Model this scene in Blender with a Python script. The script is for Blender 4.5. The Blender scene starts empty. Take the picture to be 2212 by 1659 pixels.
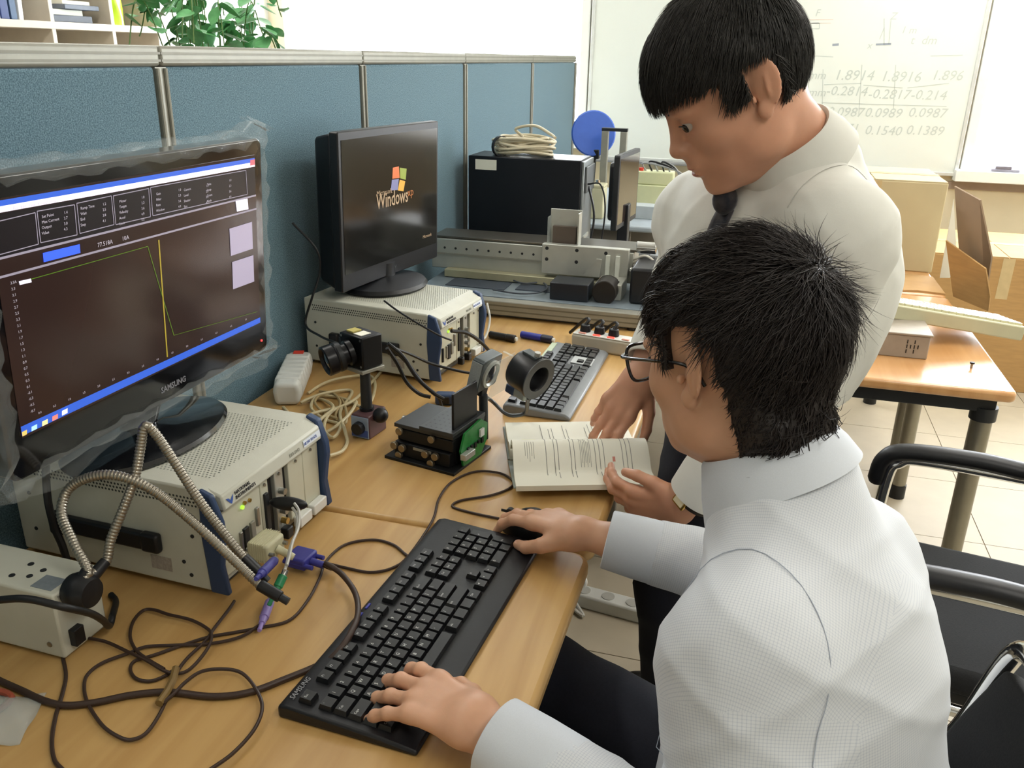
import bpy, bmesh, math, random
import numpy as np
from mathutils import Vector, Matrix

# ------------------------------------------------------------------ camera, world, light, exposure
scene = bpy.context.scene
COL = scene.collection
CAM = np.array([1.04, 0.0, 1.445])
RIGHT = np.array([0.96142758, 0.27446571, 0.01804392])
DOWN = np.array([0.11463846, -0.34020840, -0.93333609])
FWD = np.array([-0.25003006, 0.89940359, -0.35855007])
FPX = 1848.0
cam_data = bpy.data.cameras.new('camera')
cam_data.sensor_width = 36.0
cam_data.lens = FPX / 2212.0 * 36.0
cam_data.clip_start = 0.02
cam = bpy.data.objects.new('camera', cam_data)
COL.objects.link(cam)
m3 = Matrix((RIGHT.tolist(), (-DOWN).tolist(), (-FWD).tolist())).transposed()
cam.matrix_world = Matrix.Translation(Vector(CAM.tolist())) @ m3.to_4x4()
scene.camera = cam

world = bpy.data.worlds.new('world'); scene.world = world
world.use_nodes = True
world.node_tree.nodes['Background'].inputs[0].default_value = (0.80, 0.88, 1.0, 1)
world.node_tree.nodes['Background'].inputs[1].default_value = 1.0

def area(name, loc, rot, sx, sy, power, col):
    L = bpy.data.lights.new(name, 'AREA'); L.shape = 'RECTANGLE'; L.size = sx; L.size_y = sy
    L.energy = power; L.color = col
    o = bpy.data.objects.new(name, L); COL.objects.link(o)
    o.location = loc; o.rotation_euler = rot
    return o
# fluorescent ceiling fittings of the room
for i, (lx, ly, pw) in enumerate([(1.9, 0.2, 15), (1.9, 2.4, 17), (1.9, 4.3, 16), (-0.6, 2.0, 13), (3.4, 2.0, 16), (-0.6, 0.2, 6)]):
    area('ceiling_lamp_light', (lx, ly, 2.55), (0, 0, 0), 0.30, 1.25, pw, (1.0, 0.97, 0.90))

vs = scene.view_settings
vs.view_transform = 'Standard'; vs.look = 'None'; vs.gamma = 1.0; vs.exposure = 0.20
vs.use_curve_mapping = False
scene.cycles.use_denoising = True
scene.cycles.max_bounces = 6; scene.cycles.diffuse_bounces = 4; scene.cycles.glossy_bounces = 3

# ------------------------------------------------------------------ helpers
rnd = random.Random(7)
NR = np.random.RandomState(11)
DZ = 0.72                                   # desk top height

def _ray(u, v):
    return RIGHT * (u - 1106.0) + DOWN * (v - 829.5) + FWD * FPX
def at(u, v, z=DZ):                          # point of the horizontal plane z seen at a pixel
    d = _ray(u, v); return CAM + d * ((z - CAM[2]) / d[2])
def aty(u, v, y):                            # point of the vertical plane y
    d = _ray(u, v); return CAM + d * ((y - CAM[1]) / d[1])
def atx(u, v, x):
    d = _ray(u, v); return CAM + d * ((x - CAM[0]) / d[0])

def lin(c):
    if isinstance(c, str):
        c = c.lstrip('#'); c = [int(c[i:i + 2], 16) / 255 for i in (0, 2, 4)]
    return tuple((x / 12.92 if x <= 0.04045 else ((x + 0.055) / 1.055) ** 2.4) for x in c) + (1.0,)

MATS = {}
def mat(name, col, rough=0.5, metal=0.0, var=0.06, scale=30.0, bump=0.0, bscale=200.0, emit=0.0, trans=0.0, alpha=1.0,
        sheen=0.0, coat=0.0, sss=0.0, spec=0.5, ior=1.45, stretch=None):
    if name in MATS: return MATS[name]
    m = bpy.data.materials.new(name); m.use_nodes = True
    nt = m.node_tree; b = nt.nodes['Principled BSDF']
    c = lin(col)
    b.inputs['Roughness'].default_value = rough
    b.inputs['Metallic'].default_value = metal
    b.inputs['Specular IOR Level'].default_value = spec
    b.inputs['IOR'].default_value = ior
    tc = nt.nodes.new('ShaderNodeTexCoord')
    mp = nt.nodes.new('ShaderNodeMapping')
    nt.links.new(tc.outputs['Object'], mp.inputs['Vector'])
    if stretch: mp.inputs['Scale'].default_value = stretch
    if var > 0:
        n = nt.nodes.new('ShaderNodeTexNoise'); n.inputs['Scale'].default_value = scale; n.inputs['Detail'].default_value = 4
        nt.links.new(mp.outputs[0], n.inputs['Vector'])
        r = nt.nodes.new('ShaderNodeValToRGB')
        r.color_ramp.elements[0].position = 0.3; r.color_ramp.elements[1].position = 0.7
        r.color_ramp.elements[0].color = tuple(max(0, x * (1 - var)) for x in c[:3]) + (1,)
        r.color_ramp.elements[1].color = tuple(min(1, x * (1 + var)) for x in c[:3]) + (1,)
        nt.links.new(n.outputs['Fac'], r.inputs[0]); nt.links.new(r.outputs[0], b.inputs['Base Color'])
    else:
        b.inputs['Base Color'].default_value = c
    if bump > 0:
        n2 = nt.nodes.new('ShaderNodeTexNoise'); n2.inputs['Scale'].default_value = bscale; n2.inputs['Detail'].default_value = 3
        nt.links.new(mp.outputs[0], n2.inputs['Vector'])
        bp = nt.nodes.new('ShaderNodeBump'); bp.inputs['Strength'].default_value = bump; bp.inputs['Distance'].default_value = 0.002
        nt.links.new(n2.outputs['Fac'], bp.inputs['Height']); nt.links.new(bp.outputs[0], b.inputs['Normal'])
    if emit > 0:
        b.inputs['Emission Color'].default_value = c; b.inputs['Emission Strength'].default_value = emit
    if trans > 0: b.inputs['Transmission Weight'].default_value = trans
    if alpha < 1: b.inputs['Alpha'].default_value = alpha
    if sheen > 0:
        b.inputs['Sheen Weight'].default_value = sheen; b.inputs['Sheen Roughness'].default_value = 0.4
    if coat > 0: b.inputs['Coat Weight'].default_value = coat; b.inputs['Coat Roughness'].default_value = 0.08
    if sss > 0:
        b.inputs['Subsurface Weight'].default_value = sss; b.inputs['Subsurface Radius'].default_value = (0.9, 0.4, 0.25)
        b.inputs['Subsurface Scale'].default_value = 0.006
    MATS[name] = m
    return m

def catmull(pts, n=8, closed=False):
    P = [np.asarray(p, float) for p in pts]
    if len(P) < 3: return np.array(P)
    if closed: Q = [P[-1]] + P + [P[0], P[1]]
    else: Q = [2 * P[0] - P[1]] + P + [2 * P[-1] - P[-2]]
    out = []
    for i in range(1, len(Q) - 2):
        p0, p1, p2, p3 = Q[i - 1], Q[i], Q[i + 1], Q[i + 2]
        for k in range(n):
            t = k / n
            out.append(0.5 * ((2 * p1) + (-p0 + p2) * t + (2 * p0 - 5 * p1 + 4 * p2 - p3) * t * t + (-p0 + 3 * p1 - 3 * p2 + p3) * t ** 3))
    if not closed: out.append(Q[-2])
    return np.array(out)

class MB:
    """collects shapes, builds ONE mesh object"""
    def __init__(s): s.v = []; s.f = []; s.T = None
    def add(s, vs, fs):
        o = len(s.v)
        for p in vs:
            s.v.append(tuple(s.T @ Vector(p)) if s.T else tuple(float(x) for x in p))
        s.f += [tuple(i + o for i in f) for f in fs]
        return s
    def box(s, c, d, rot=None):
        h = [x / 2 for x in d]
        vs = []
        for x in (-1, 1):
            for y in (-1, 1):
                for z in (-1, 1):
                    p = Vector((x * h[0], y * h[1], z * h[2]))
                    if rot is not None: p = rot @ p
                    vs.append((p[0] + c[0], p[1] + c[1], p[2] + c[2]))
        return s.add(vs, [(0, 1, 3, 2), (4, 6, 7, 5), (0, 4, 5, 1), (2, 3, 7, 6), (0, 2, 6, 4), (1, 5, 7, 3)])
    def bb(s, x0, x1, y0, y1, z0, z1):
        return s.box(((x0 + x1) / 2, (y0 + y1) / 2, (z0 + z1) / 2), (x1 - x0, y1 - y0, z1 - z0))
    def tube(s, pts, r, n=8, caps=True, closed=False, flat=1.0):
        P = [np.asarray(p, float) for p in pts]; m = len(P)
        R = [r] * m if np.isscalar(r) else list(r)
        tang = []
        for i in range(m):
            if closed: t = P[(i + 1) % m] - P[i - 1]
            else: t = P[min(i + 1, m - 1)] - P[max(i - 1, 0)]
            L = np.linalg.norm(t); tang.append(t / L if L > 1e-12 else np.array([0, 0, 1.0]))
        a = np.array([0, 0, 1.0]) if abs(tang[0][2]) < 0.9 else np.array([1.0, 0, 0])
        nrm = a - tang[0] * a.dot(tang[0]); nrm /= np.linalg.norm(nrm)
        vs = []
        for i in range(m):
            t = tang[i]
            nrm = nrm - t * nrm.dot(t); nrm /= (np.linalg.norm(nrm) + 1e-12)
            bn = np.cross(t, nrm)
            for k in range(n):
                an = 2 * math.pi * k / n
                vs.append(P[i] + R[i] * (math.cos(an) * nrm * flat + math.sin(an) * bn))
        fs = []
        for i in range(m if closed else m - 1):
            j = (i + 1) % m
            for k in range(n):
                k2 = (k + 1) % n
                fs.append((i * n + k, i * n + k2, j * n + k2, j * n + k))
        if caps and not closed:
            fs.append(tuple(range(n - 1, -1, -1))); fs.append(tuple((m - 1) * n + k for k in range(n)))
        return s.add(vs, fs)
    def cyl(s, p0, p1, r0, r1=None, n=20, caps=True):
        return s.tube([p0, p1], [r0, r0 if r1 is None else r1], n, caps)
    def lathe(s, prof, c=(0, 0, 0), axis=(0, 0, 1), n=32, sx=1.0, sy=1.0):
        q = Vector((0, 0, 1)).rotation_difference(Vector(axis)).to_matrix()
        vs = []; m = len(prof)
        for (r, h) in prof:
            for k in range(n):
                a = 2 * math.pi * k / n
                p = q @ Vector((r * math.cos(a) * sx, r * math.sin(a) * sy, h))
                vs.append((p[0] + c[0], p[1] + c[1], p[2] + c[2]))
        fs = []
        for i in range(m - 1):
            for k in range(n):
                k2 = (k + 1) % n
                fs.append((i * n + k, i * n + k2, (i + 1) * n + k2, (i + 1) * n + k))
        fs.append(tuple(range(n - 1, -1, -1))); fs.append(tuple((m - 1) * n + k for k in range(n)))
        return s.add(vs, fs)
    def ring(s, prof, c=(0, 0, 0), axis=(0, 0, 1), n=32):       # closed profile revolved (torus-like)
        q = Vector((0, 0, 1)).rotation_difference(Vector(axis)).to_matrix()
        vs = []; m = len(prof)
        for (r, h) in prof:
            for k in range(n):
                a = 2 * math.pi * k / n
                p = q @ Vector((r * math.cos(a), r * math.sin(a), h))
                vs.append((p[0] + c[0], p[1] + c[1], p[2] + c[2]))
        fs = []
        for i in range(m):
            j = (i + 1) % m
            for k in range(n):
                k2 = (k + 1) % n
                fs.append((i * n + k, i * n + k2, j * n + k2, j * n + k))
        return s.add(vs, fs)
    def ball(s, c, r, nu=16, nv=10, rot=None):
        if np.isscalar(r): r = (r, r, r)
        vs = []; fs = []
        for i in range(nv + 1):
            th = math.pi * i / nv
            for k in range(nu):
                ph = 2 * math.pi * k / nu
                p = Vector((r[0] * math.sin(th) * math.cos(ph), r[1] * math.sin(th) * math.sin(ph), r[2] * math.cos(th)))
                if rot is not None: p = rot @ p
                vs.append((p[0] + c[0], p[1] + c[1], p[2] + c[2]))
        for i in range(nv):
            for k in range(nu):
                k2 = (k + 1) % nu
                fs.append((i * nu + k, (i + 1) * nu + k, (i + 1) * nu + k2, i * nu + k2))
        return s.add(vs, fs)
    def prism(s, poly, z0, z1, frame=None):                       # polygon (x,y) extruded along z; frame maps (x,y,z)->world
        n = len(poly)
        g = frame if frame else (lambda x, y, z: (x, y, z))
        vs = [g(x, y, z0) for x, y in poly] + [g(x, y, z1) for x, y in poly]
        fs = [tuple(range(n - 1, -1, -1)), tuple(range(n, 2 * n))]
        for i in range(n):
            j = (i + 1) % n
            fs.append((i, j, n + j, n + i))
        return s.add(vs, fs)
    def grid(s, fn, nu, nv, thick=0.0):
        vs = [fn(i / nu, j / nv) for i in range(nu + 1) for j in range(nv + 1)]
        fs = [(i * (nv + 1) + j, (i + 1) * (nv + 1) + j, (i + 1) * (nv + 1) + j + 1, i * (nv + 1) + j + 1) for i in range(nu) for j in range(nv)]
        return s.add(vs, fs)
    def mesh(s, name, smooth=40):
        me = bpy.data.meshes.new(name); me.from_pydata(s.v, [], s.f)
        bm = bmesh.new(); bm.from_mesh(me)
        bmesh.ops.remove_doubles(bm, verts=bm.verts, dist=1e-7)
        bmesh.ops.recalc_face_normals(bm, faces=bm.faces); bm.to_mesh(me); bm.free()
        if smooth:
            for p in me.polygons: p.use_smooth = True
            me.set_sharp_from_angle(angle=math.radians(smooth))
        return me
    def build(s, name, m, parent=None, bevel=0.0, seg=2, smooth=40, label=None, kind=None, solid=0.0, base=True):
        if parent is None and base and s.v and s.T is None:
            V = np.array(s.v); o0 = np.array([V[:, 0].mean(), V[:, 1].mean(), V[:, 2].min()])
            s.v = [tuple(p) for p in (V - o0)]
        else: o0 = None
        me = s.mesh(name, smooth); me.materials.append(m)
        o = bpy.data.objects.new(name, me); COL.objects.link(o)
        if o0 is not None: o.location = o0.tolist()
        if parent is not None: o.parent = parent
        if solid:
            md = o.modifiers.new('solid', 'SOLIDIFY'); md.thickness = solid; md.offset = 0
        if bevel:
            md = o.modifiers.new('bevel', 'BEVEL'); md.width = bevel; md.segments = seg; md.limit_method = 'ANGLE'
            md.angle_limit = math.radians(35); md.harden_normals = False
        if label: o['label'] = label
        if kind: o['kind'] = kind
        return o

def tag(o, label, cat, group=None):
    o['label'] = label; o['category'] = cat
    if group: o['group'] = group
    return o
def thing(name, label, cat, loc=(0, 0, 0), rz=0.0, group=None, rot=None):
    o = bpy.data.objects.new(name, None); o.empty_display_size = 0.05; COL.objects.link(o)
    o.location = [float(x) for x in loc]
    o.rotation_euler = rot if rot else (0, 0, rz)
    return tag(o, label, cat, group)
def struct(o): o['kind'] = 'structure'; return o
def inst(me, name, parent, loc, rot=(0, 0, 0), scale=(1, 1, 1)):
    o = bpy.data.objects.new(name, me); COL.objects.link(o); o.parent = parent
    o.location = loc; o.rotation_euler = rot; o.scale = scale
    return o
def text_mesh(body, size, mtx, depth=0.0003, align='LEFT', shear=0.0, bold=0.0):
    cu = bpy.data.curves.new('lettering', 'FONT'); cu.body = body; cu.size = size; cu.align_x = align; cu.extrude = depth
    cu.shear = shear; cu.offset = bold; cu.resolution_u = 2
    ob = bpy.data.objects.new('lettering', cu); COL.objects.link(ob)
    dg = bpy.context.evaluated_depsgraph_get(); dg.update()
    me = bpy.data.meshes.new_from_object(ob.evaluated_get(dg))
    bpy.data.objects.remove(ob); bpy.data.curves.remove(cu)
    me.transform(mtx)
    return me
def text(name, body, size, mtx, m, parent, **k):
    me = text_mesh(body, size, mtx, **k); me.materials.clear(); me.materials.append(m)
    o = bpy.data.objects.new(name, me); COL.objects.link(o); o.parent = parent
    return o
def frame_mtx(o, x, y):                       # text plane: origin, x axis, y axis
    x = Vector(x).normalized(); y = Vector(y).normalized(); z = x.cross(y)
    M = Matrix((x, y, z)).transposed().to_4x4(); M.translation = Vector(o)
    return M
def join_text(name, items, m, parent):        # many small letterings as one flat print
    obs = []
    for body, size, mtx, kw in items:
        cu = bpy.data.curves.new('lettering', 'FONT'); cu.body = body; cu.size = size; cu.extrude = kw.get('depth', 0.0003); cu.shear = kw.get('shear', 0.0); cu.resolution_u = 2
        ob = bpy.data.objects.new('lettering', cu); COL.objects.link(ob); obs.append((ob, cu, mtx))
    dg = bpy.context.evaluated_depsgraph_get(); dg.update()
    bm = bmesh.new()
    for ob, cu, mtx in obs:
        me = bpy.data.meshes.new_from_object(ob.evaluated_get(dg)); me.transform(mtx); bm.from_mesh(me); bpy.data.meshes.remove(me)
    for ob, cu, mtx in obs: bpy.data.objects.remove(ob); bpy.data.curves.remove(cu)
    me = bpy.data.meshes.new(name); bm.to_mesh(me); bm.free(); me.materials.append(m)
    o = bpy.data.objects.new(name, me); COL.objects.link(o); o.parent = parent
    return o

# ------------------------------------------------------------------ materials
def mat_wood(name, c1, c2, rough=0.42, coat=0.10):
    m = bpy.data.materials.new(name); m.use_nodes = True; nt = m.node_tree; b = nt.nodes['Principled BSDF']
    tc = nt.nodes.new('ShaderNodeTexCoord'); mp = nt.nodes.new('ShaderNodeMapping'); mp.inputs['Scale'].default_value = (14, 1.1, 3)
    nt.links.new(tc.outputs['Object'], mp.inputs[0])
    n = nt.nodes.new('ShaderNodeTexNoise'); n.inputs['Scale'].default_value = 2.2; n.inputs['Detail'].default_value = 8; n.inputs['Distortion'].default_value = 0.6
    nt.links.new(mp.outputs[0], n.inputs['Vector'])
    r = nt.nodes.new('ShaderNodeValToRGB'); r.color_ramp.elements[0].position = 0.25; r.color_ramp.elements[1].position = 0.75
    r.color_ramp.elements[0].color = lin(c1); r.color_ramp.elements[1].color = lin(c2)
    nt.links.new(n.outputs['Fac'], r.inputs[0]); nt.links.new(r.outputs[0], b.inputs['Base Color'])
    b.inputs['Roughness'].default_value = rough; b.inputs['Coat Weight'].default_value = coat; b.inputs['Coat Roughness'].default_value = 0.22
    return m
def mat_fabric(name, c1, c2, scale):
    m = bpy.data.materials.new(name); m.use_nodes = True; nt = m.node_tree; b = nt.nodes['Principled BSDF']
    tc = nt.nodes.new('ShaderNodeTexCoord')
    n = nt.nodes.new('ShaderNodeTexNoise'); n.inputs['Scale'].default_value = scale; n.inputs['Detail'].default_value = 3
    nt.links.new(tc.outputs['Object'], n.inputs['Vector'])
    r = nt.nodes.new('ShaderNodeValToRGB'); r.color_ramp.elements[0].position = 0.35; r.color_ramp.elements[1].position = 0.68
    r.color_ramp.elements[0].color = lin(c1); r.color_ramp.elements[1].color = lin(c2)
    nt.links.new(n.outputs['Fac'], r.inputs[0]); nt.links.new(r.outputs[0], b.inputs['Base Color'])
    b.inputs['Roughness'].default_value = 0.85; b.inputs['Sheen Weight'].default_value = 0.25; b.inputs['Sheen Roughness'].default_value = 0.35
    bp = nt.nodes.new('ShaderNodeBump'); bp.inputs['Strength'].default_value = 0.35; bp.inputs['Distance'].default_value = 0.002
    nt.links.new(n.outputs['Fac'], bp.inputs['Height']); nt.links.new(bp.outputs[0], b.inputs['Normal'])
    return m
WOOD = mat_wood('honey_wood_laminate', '#b38a50', '#caa468')
WOOD2 = mat_wood('honey_wood_laminate_side_table', '#c9925a', '#dcaa72', 0.28, 0.6)
EDGE = mat('wood_edge_band', '#c08a4e', 0.4)
FAB = mat_fabric('blue_partition_fabric', '#43616f', '#7896a4', 420)
ALU = mat('anodised_aluminium', '#97968c', 0.5, 0.45, 0.05)
ALUW = mat('satin_aluminium_plate', '#b9bab2', 0.42, 0.55, 0.04)
STEEL = mat('brushed_steel', '#9c9c98', 0.3, 0.9, 0.05)
CHROME = mat('chrome', '#d8d8d6', 0.12, 1.0, 0.0)
WALL = mat('white_painted_wall', '#d9d8cf', 0.8, var=0.02, scale=6)
WALLC = mat('cream_painted_wall', '#d8cdb0', 0.8, var=0.03, scale=6)
CEIL = mat('ceiling_board', '#e6e5df', 0.9, var=0.02)
BLACK = mat('black_plastic', '#15161a', 0.42, bump=0.05)
GLOSS = mat('gloss_black_plastic', '#0b0c10', 0.12, var=0.0, coat=0.5)
DARK = mat('dark_grey_metal', '#2b2d2f', 0.45, 0.3)
CREAMM = mat('cream_powder_coated_steel', '#c6c6b8', 0.45, bump=0.06, bscale=900, var=0.025)
CREAM2 = mat('beige_plastic', '#c6c2a2', 0.5, var=0.03)
WHITEP = mat('white_plastic', '#dadbd6', 0.4, var=0.02)
NAVY = mat('navy_plastic', '#2d4264', 0.45, var=0.05)
PAPER = mat('page_paper', '#eceadb', 0.75, var=0.015, scale=10)
INK = mat('grey_ink', '#8a8a86', 0.8, var=0.0)
BLACKINK = mat('black_ink', '#20202a', 0.7, var=0.0)
WHITEINK = mat('pale_key_print', '#c9cac5', 0.5, var=0.0)
CARD = mat('corrugated_cardboard', '#b8925f', 0.85, var=0.08, scale=14, stretch=(1, 1, 6))
CARDD = mat('cardboard_shade_side', '#a5876a', 0.85, var=0.08, scale=14)
TROUS = mat('dark_navy_suiting', '#1b1e2a', 0.85, var=0.12, scale=260, bump=0.15, bscale=700)
CHAIRF = mat('black_chair_fabric', '#1e1f21', 0.85, var=0.2, scale=380, bump=0.25, bscale=500)
CABLE = mat('brown_black_cable', '#3a2a22', 0.45, var=0.05)
CABLEB = mat('black_cable', '#17181a', 0.45, var=0.05)
CABLEW = mat('cream_cable', '#c4b690', 0.5, var=0.06)
RED = mat('red_plastic', '#d8402e', 0.4, var=0.03)
GLASSM = mat('clear_acrylic', '#dfe8e4', 0.06, var=0.0, alpha=0.22)
# ------------------------------------------------------------------ the room
XL, XR, YB, YF, ZC = -2.10, 4.20, -2.60, 5.30, 2.62
fl = struct(MB().bb(XL, XR, YB, YF, -0.06, -0.004).build('floor', mat('floor_joint', '#a69b85', 0.7), base=False))
TILE = mat('beige_vinyl_tile', '#bdb29c', 0.55, var=0.05, scale=9)
tm = MB().box((0, 0, -0.002), (0.447, 0.447, 0.004)).mesh('floor_tile', 0); tm.materials.append(TILE)
for i in range(-2, 7):
    for j in range(0, 12):
        x, y = 0.30 + i * 0.45 + 0.0, 0.25 + j * 0.45
        if x < -0.2 and j < 3: continue
        if XL < x - 0.23 and x + 0.23 < XR and y + 0.23 < YF:
            inst(tm, 'floor_tile', fl, (x, y, 0.0))
struct(MB().bb(XL, XR, YB, YF, ZC, ZC + 0.05).build('ceiling', CEIL, base=False))
struct(MB().bb(XL - 0.1, XL, YB, YF, 0, ZC).build('wall_left', WALL, base=False))
struct(MB().bb(XR, XR + 0.1, YB, YF, 0, ZC).build('wall_right', WALL, base=False))
struct(MB().bb(XL - 0.1, XR + 0.1, YB - 0.1, YB, 0, ZC).build('wall_rear', WALL, base=False))
# back wall with two window openings
W1 = (-1.98, 0.00, 0.95, 2.40)
W2 = (2.09, 3.60, 0.87, 2.40)
wb = MB()
for x0, x1, z0, z1 in [(XL - 0.1, W1[0], 0, ZC), (W1[0], W1[1], 0, W1[2]), (W1[0], W1[1], W1[3], ZC), (W1[1], W2[0], 0, ZC),
                       (W2[0], W2[1], 0, W2[2]), (W2[0], W2[1], W2[3], ZC), (W2[1], XR + 0.1, 0, ZC)]:
    wb.bb(x0, x1, YF, YF + 0.12, z0, z1)
struct(wb.build('wall_back', WALLC, base=False))
FRAMEW = mat('white_window_frame', '#e9ebe8', 0.4, var=0.01)
PANE = mat('daylit_window_glass', '#f4f9ff', 0.2, var=0.0, emit=16.0)
for k, (x0, x1, z0, z1) in enumerate((W1, W2)):
    w = bpy.data.objects.new('window_%d' % (k + 1), None); COL.objects.link(w); w.location = ((x0 + x1) / 2, YF, z0); struct(w)
    w['label'] = ('blown-out daylit window beyond the blue partition', 'blown-out daylit window right of the whiteboard')[k]
    hw, hh = (x1 - x0) / 2, z1 - z0
    for nm, a in (('window_jamb', (-hw, -hw + 0.05, 0, hh)), ('window_jamb', (hw - 0.05, hw, 0, hh)), ('window_head', (-hw, hw, hh - 0.05, hh)),
                  ('window_sill', (-hw - 0.03, hw + 0.03, -0.02, 0.04)), ('window_mullion', (-0.025, 0.025, 0.04, hh - 0.05))):
        d = 0.10 if nm == 'window_sill' else 0.03
        MB().bb(a[0], a[1], -d, 0.06, a[2], a[3]).build(nm, FRAMEW, w, bevel=0.004)
    for sx in (-1, 1):
        MB().bb(min(sx * 0.025, sx * (hw - 0.05)), max(sx * 0.025, sx * (hw - 0.05)), 0.030, 0.036, 0.04, hh - 0.05).build('pane', PANE, w)
struct(MB().bb(W2[0] - 0.1, W2[1], YF - 0.012, YF, W2[2] - 0.07, W2[2] - 0.03).build('trim_1', mat('brown_sill_trim', '#9a8878', 0.6), base=False))
struct(MB().bb(0.05, XR, YF - 0.012, YF, 0.0, 0.09).build('baseboard_back', mat('grey_baseboard', '#7d776c', 0.6), base=False))
# whiteboard with handwriting
BX0, BX1, BZ0, BZ1 = 0.03, 2.06, 0.89, 2.15
wbd = thing('whiteboard', 'white wall board with faint handwritten columns of figures behind standing man', 'whiteboard', ((BX0 + BX1) / 2, YF - 0.03, BZ0))
hw = (BX1 - BX0) / 2; hh = BZ1 - BZ0
MB().bb(-hw, hw, 0.0, 0.02, 0, hh).build('board_surface', mat('gloss_white_board', '#e3e8e2', 0.16, var=0.015, scale=3, coat=0.3), wbd)
for nm, a in (('frame_rail', (-hw - .02, hw + .02, -.02, 0)), ('frame_rail', (-hw - .02, hw + .02, hh, hh + .02)), ('frame_stile', (-hw - .02, -hw, 0, hh)), ('frame_stile', (hw, hw + .02, 0, hh))):
    MB().bb(a[0], a[1], -0.008, 0.024, a[2], a[3]).build(nm, mat('white_alu_frame', '#d5d8d6', 0.4, 0.3), wbd, bevel=0.003)
MB().bb(-hw, 0.74, -0.07, -0.008, -0.03, -0.015).build('pen_tray', mat('grey_tray', '#8f8f8f', 0.5, 0.4), wbd, bevel=0.003)
mk = mat('grey_marker_ink', '#c2cac5', 0.7, var=0.0); mkd = mat('dark_marker_ink', '#98a0ac', 0.7, var=0.0); mkr = mat('red_marker_ink', '#e0d0c4', 0.7, var=0.0)
items = []
def wtxt(body, u, v, size):
    p = aty(u, v, YF - 0.032) - np.array([(BX0 + BX1) / 2, YF - 0.03, BZ0])
    items.append((body, size, frame_mtx((p[0], -0.0006, p[2]), (1, 0, 0), (0, 0, 1)), dict(shear=0.2)))
for body, u, v, s in [('1.8914', 1800, 172, .075), ('1.8916', 1900, 175, .075), ('1.896', 2010, 172, .07), ('-0.2814', 1783, 205, .07), ('-0.2817', 1873, 212, .07),
                      ('-0.214', 1965, 214, .07), ('0.0987', 1785, 250, .07), ('0.0989', 1866, 252, .07), ('0.0987', 1960, 252, .07), ('0.171', 1790, 285, .07), ('0.1540', 1866, 290, .07),
                      ('0.1389', 1955, 290, .07), ('mm', 1745, 170, .06), ('mm', 1745, 207, .06), ('F', 1760, 35, .05), ('Z', 1922, 42, .05), ('1 m', 1945, 72, .05), ('t  dm', 1965, 95, .06), ('x', 1872, 105, .05)]:
    wtxt(body, u, v, s)
join_text('handwriting', items, mk, wbd)['kind'] = 'stuff'
lines = MB()
def wl(b, u0, v0, u1, v1, w=0.004):
    p = aty(u0, v0, YF - 0.032) - np.array([(BX0 + BX1) / 2, YF - 0.03, BZ0]); q = aty(u1, v1, YF - 0.032) - np.array([(BX0 + BX1) / 2, YF - 0.03, BZ0])
    d = (q - p)[[0, 2]]; L = np.hypot(*d); n = np.array([-d[1], d[0]]) / L * w / 2
    P = [(p[0] + n[0], p[2] + n[1]), (q[0] + n[0], q[2] + n[1]), (q[0] - n[0], q[2] - n[1]), (p[0] - n[0], p[2] - n[1])]
    b.add([(x, -0.0008, z) for x, z in P], [(0, 1, 2, 3)])
for a in [(1745, 120, 1800, 123), (1780, 183, 1860, 180), (1865, 184, 1950, 190), (1960, 190, 2050, 180), (1775, 222, 2045, 230), (1778, 150, 1776, 230), (1862, 140, 1855, 250), (1935, 140, 1930, 235),
          (1752, 50, 1770, 50), (1752, 62, 1770, 62), (1752, 50, 1752, 62), (1770, 50, 1770, 62), (1925, 40, 1920, 95), (1910, 40, 1910, 95), (1900, 85, 1910, 60), (2010, 121, 2080, 119)]:
    wl(lines, *a)
lines.build('ruled_lines', mk, wbd, smooth=0, kind='stuff')
l2 = MB(); wl(l2, 1798, 97, 1812, 96, 0.012); wl(l2, 1892, 96, 1925, 95, 0.010); l2.build('dark_strokes', mkd, wbd, smooth=0, kind='stuff')
l3 = MB(); wl(l3, 1715, 43, 1800, 42, 0.004); wl(l3, 1715, 50, 1795, 50, 0.003); l3.build('red_strokes', mkr, wbd, smooth=0, kind='stuff')
er = thing('board_eraser', 'small grey felt eraser lying on the sunlit window sill', 'eraser', (2.30, YF - 0.065, W2[2] + 0.04))
MB().bb(-.07, .07, -.02, .02, 0, 0.014).build('felt', mat('grey_felt', '#8b8894', 0.9), er, bevel=.003)
MB().bb(-.05, .03, -.018, .018, 0.014, 0.03).build('handle', mat('grey_plastic', '#7b7884', 0.5), er, bevel=.004)

# ------------------------------------------------------------------ blue office partition
part = thing('office_partition', 'blue fabric office partition with aluminium posts and top rail', 'partition', (-0.042, 2.2, 0))
ys = [-0.40, 0.50, 1.40, 2.24, 3.09, 4.04, 4.99]
for a, b in zip(ys[:-1], ys[1:]):
    MB().bb(-0.022, 0.026, a + 0.016 - 2.2, b - 0.016 - 2.2, 0.10, 1.415).build('fabric_panel', FAB, part, bevel=0.006)
    t = MB().bb(-0.028, 0.030, a - 2.2, b - 2.2 - 0.002, 1.415, 1.450).build('top_rail', ALU, part, bevel=0.006)
    for dz in (0.008, 0.020):
        MB().bb(0.0302, 0.0318, a - 2.2, b - 2.2 - 0.002, 1.415 + dz, 1.415 + dz + 0.004).build('rail_groove', mat('dark_alu_groove', '#7d7b70', 0.5, 0.4), t)
    MB().bb(-0.026, 0.028, a - 2.2, b - 2.2 - 0.002, 0.02, 0.10).build('bottom_rail', ALU, part, bevel=0.004)
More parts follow.
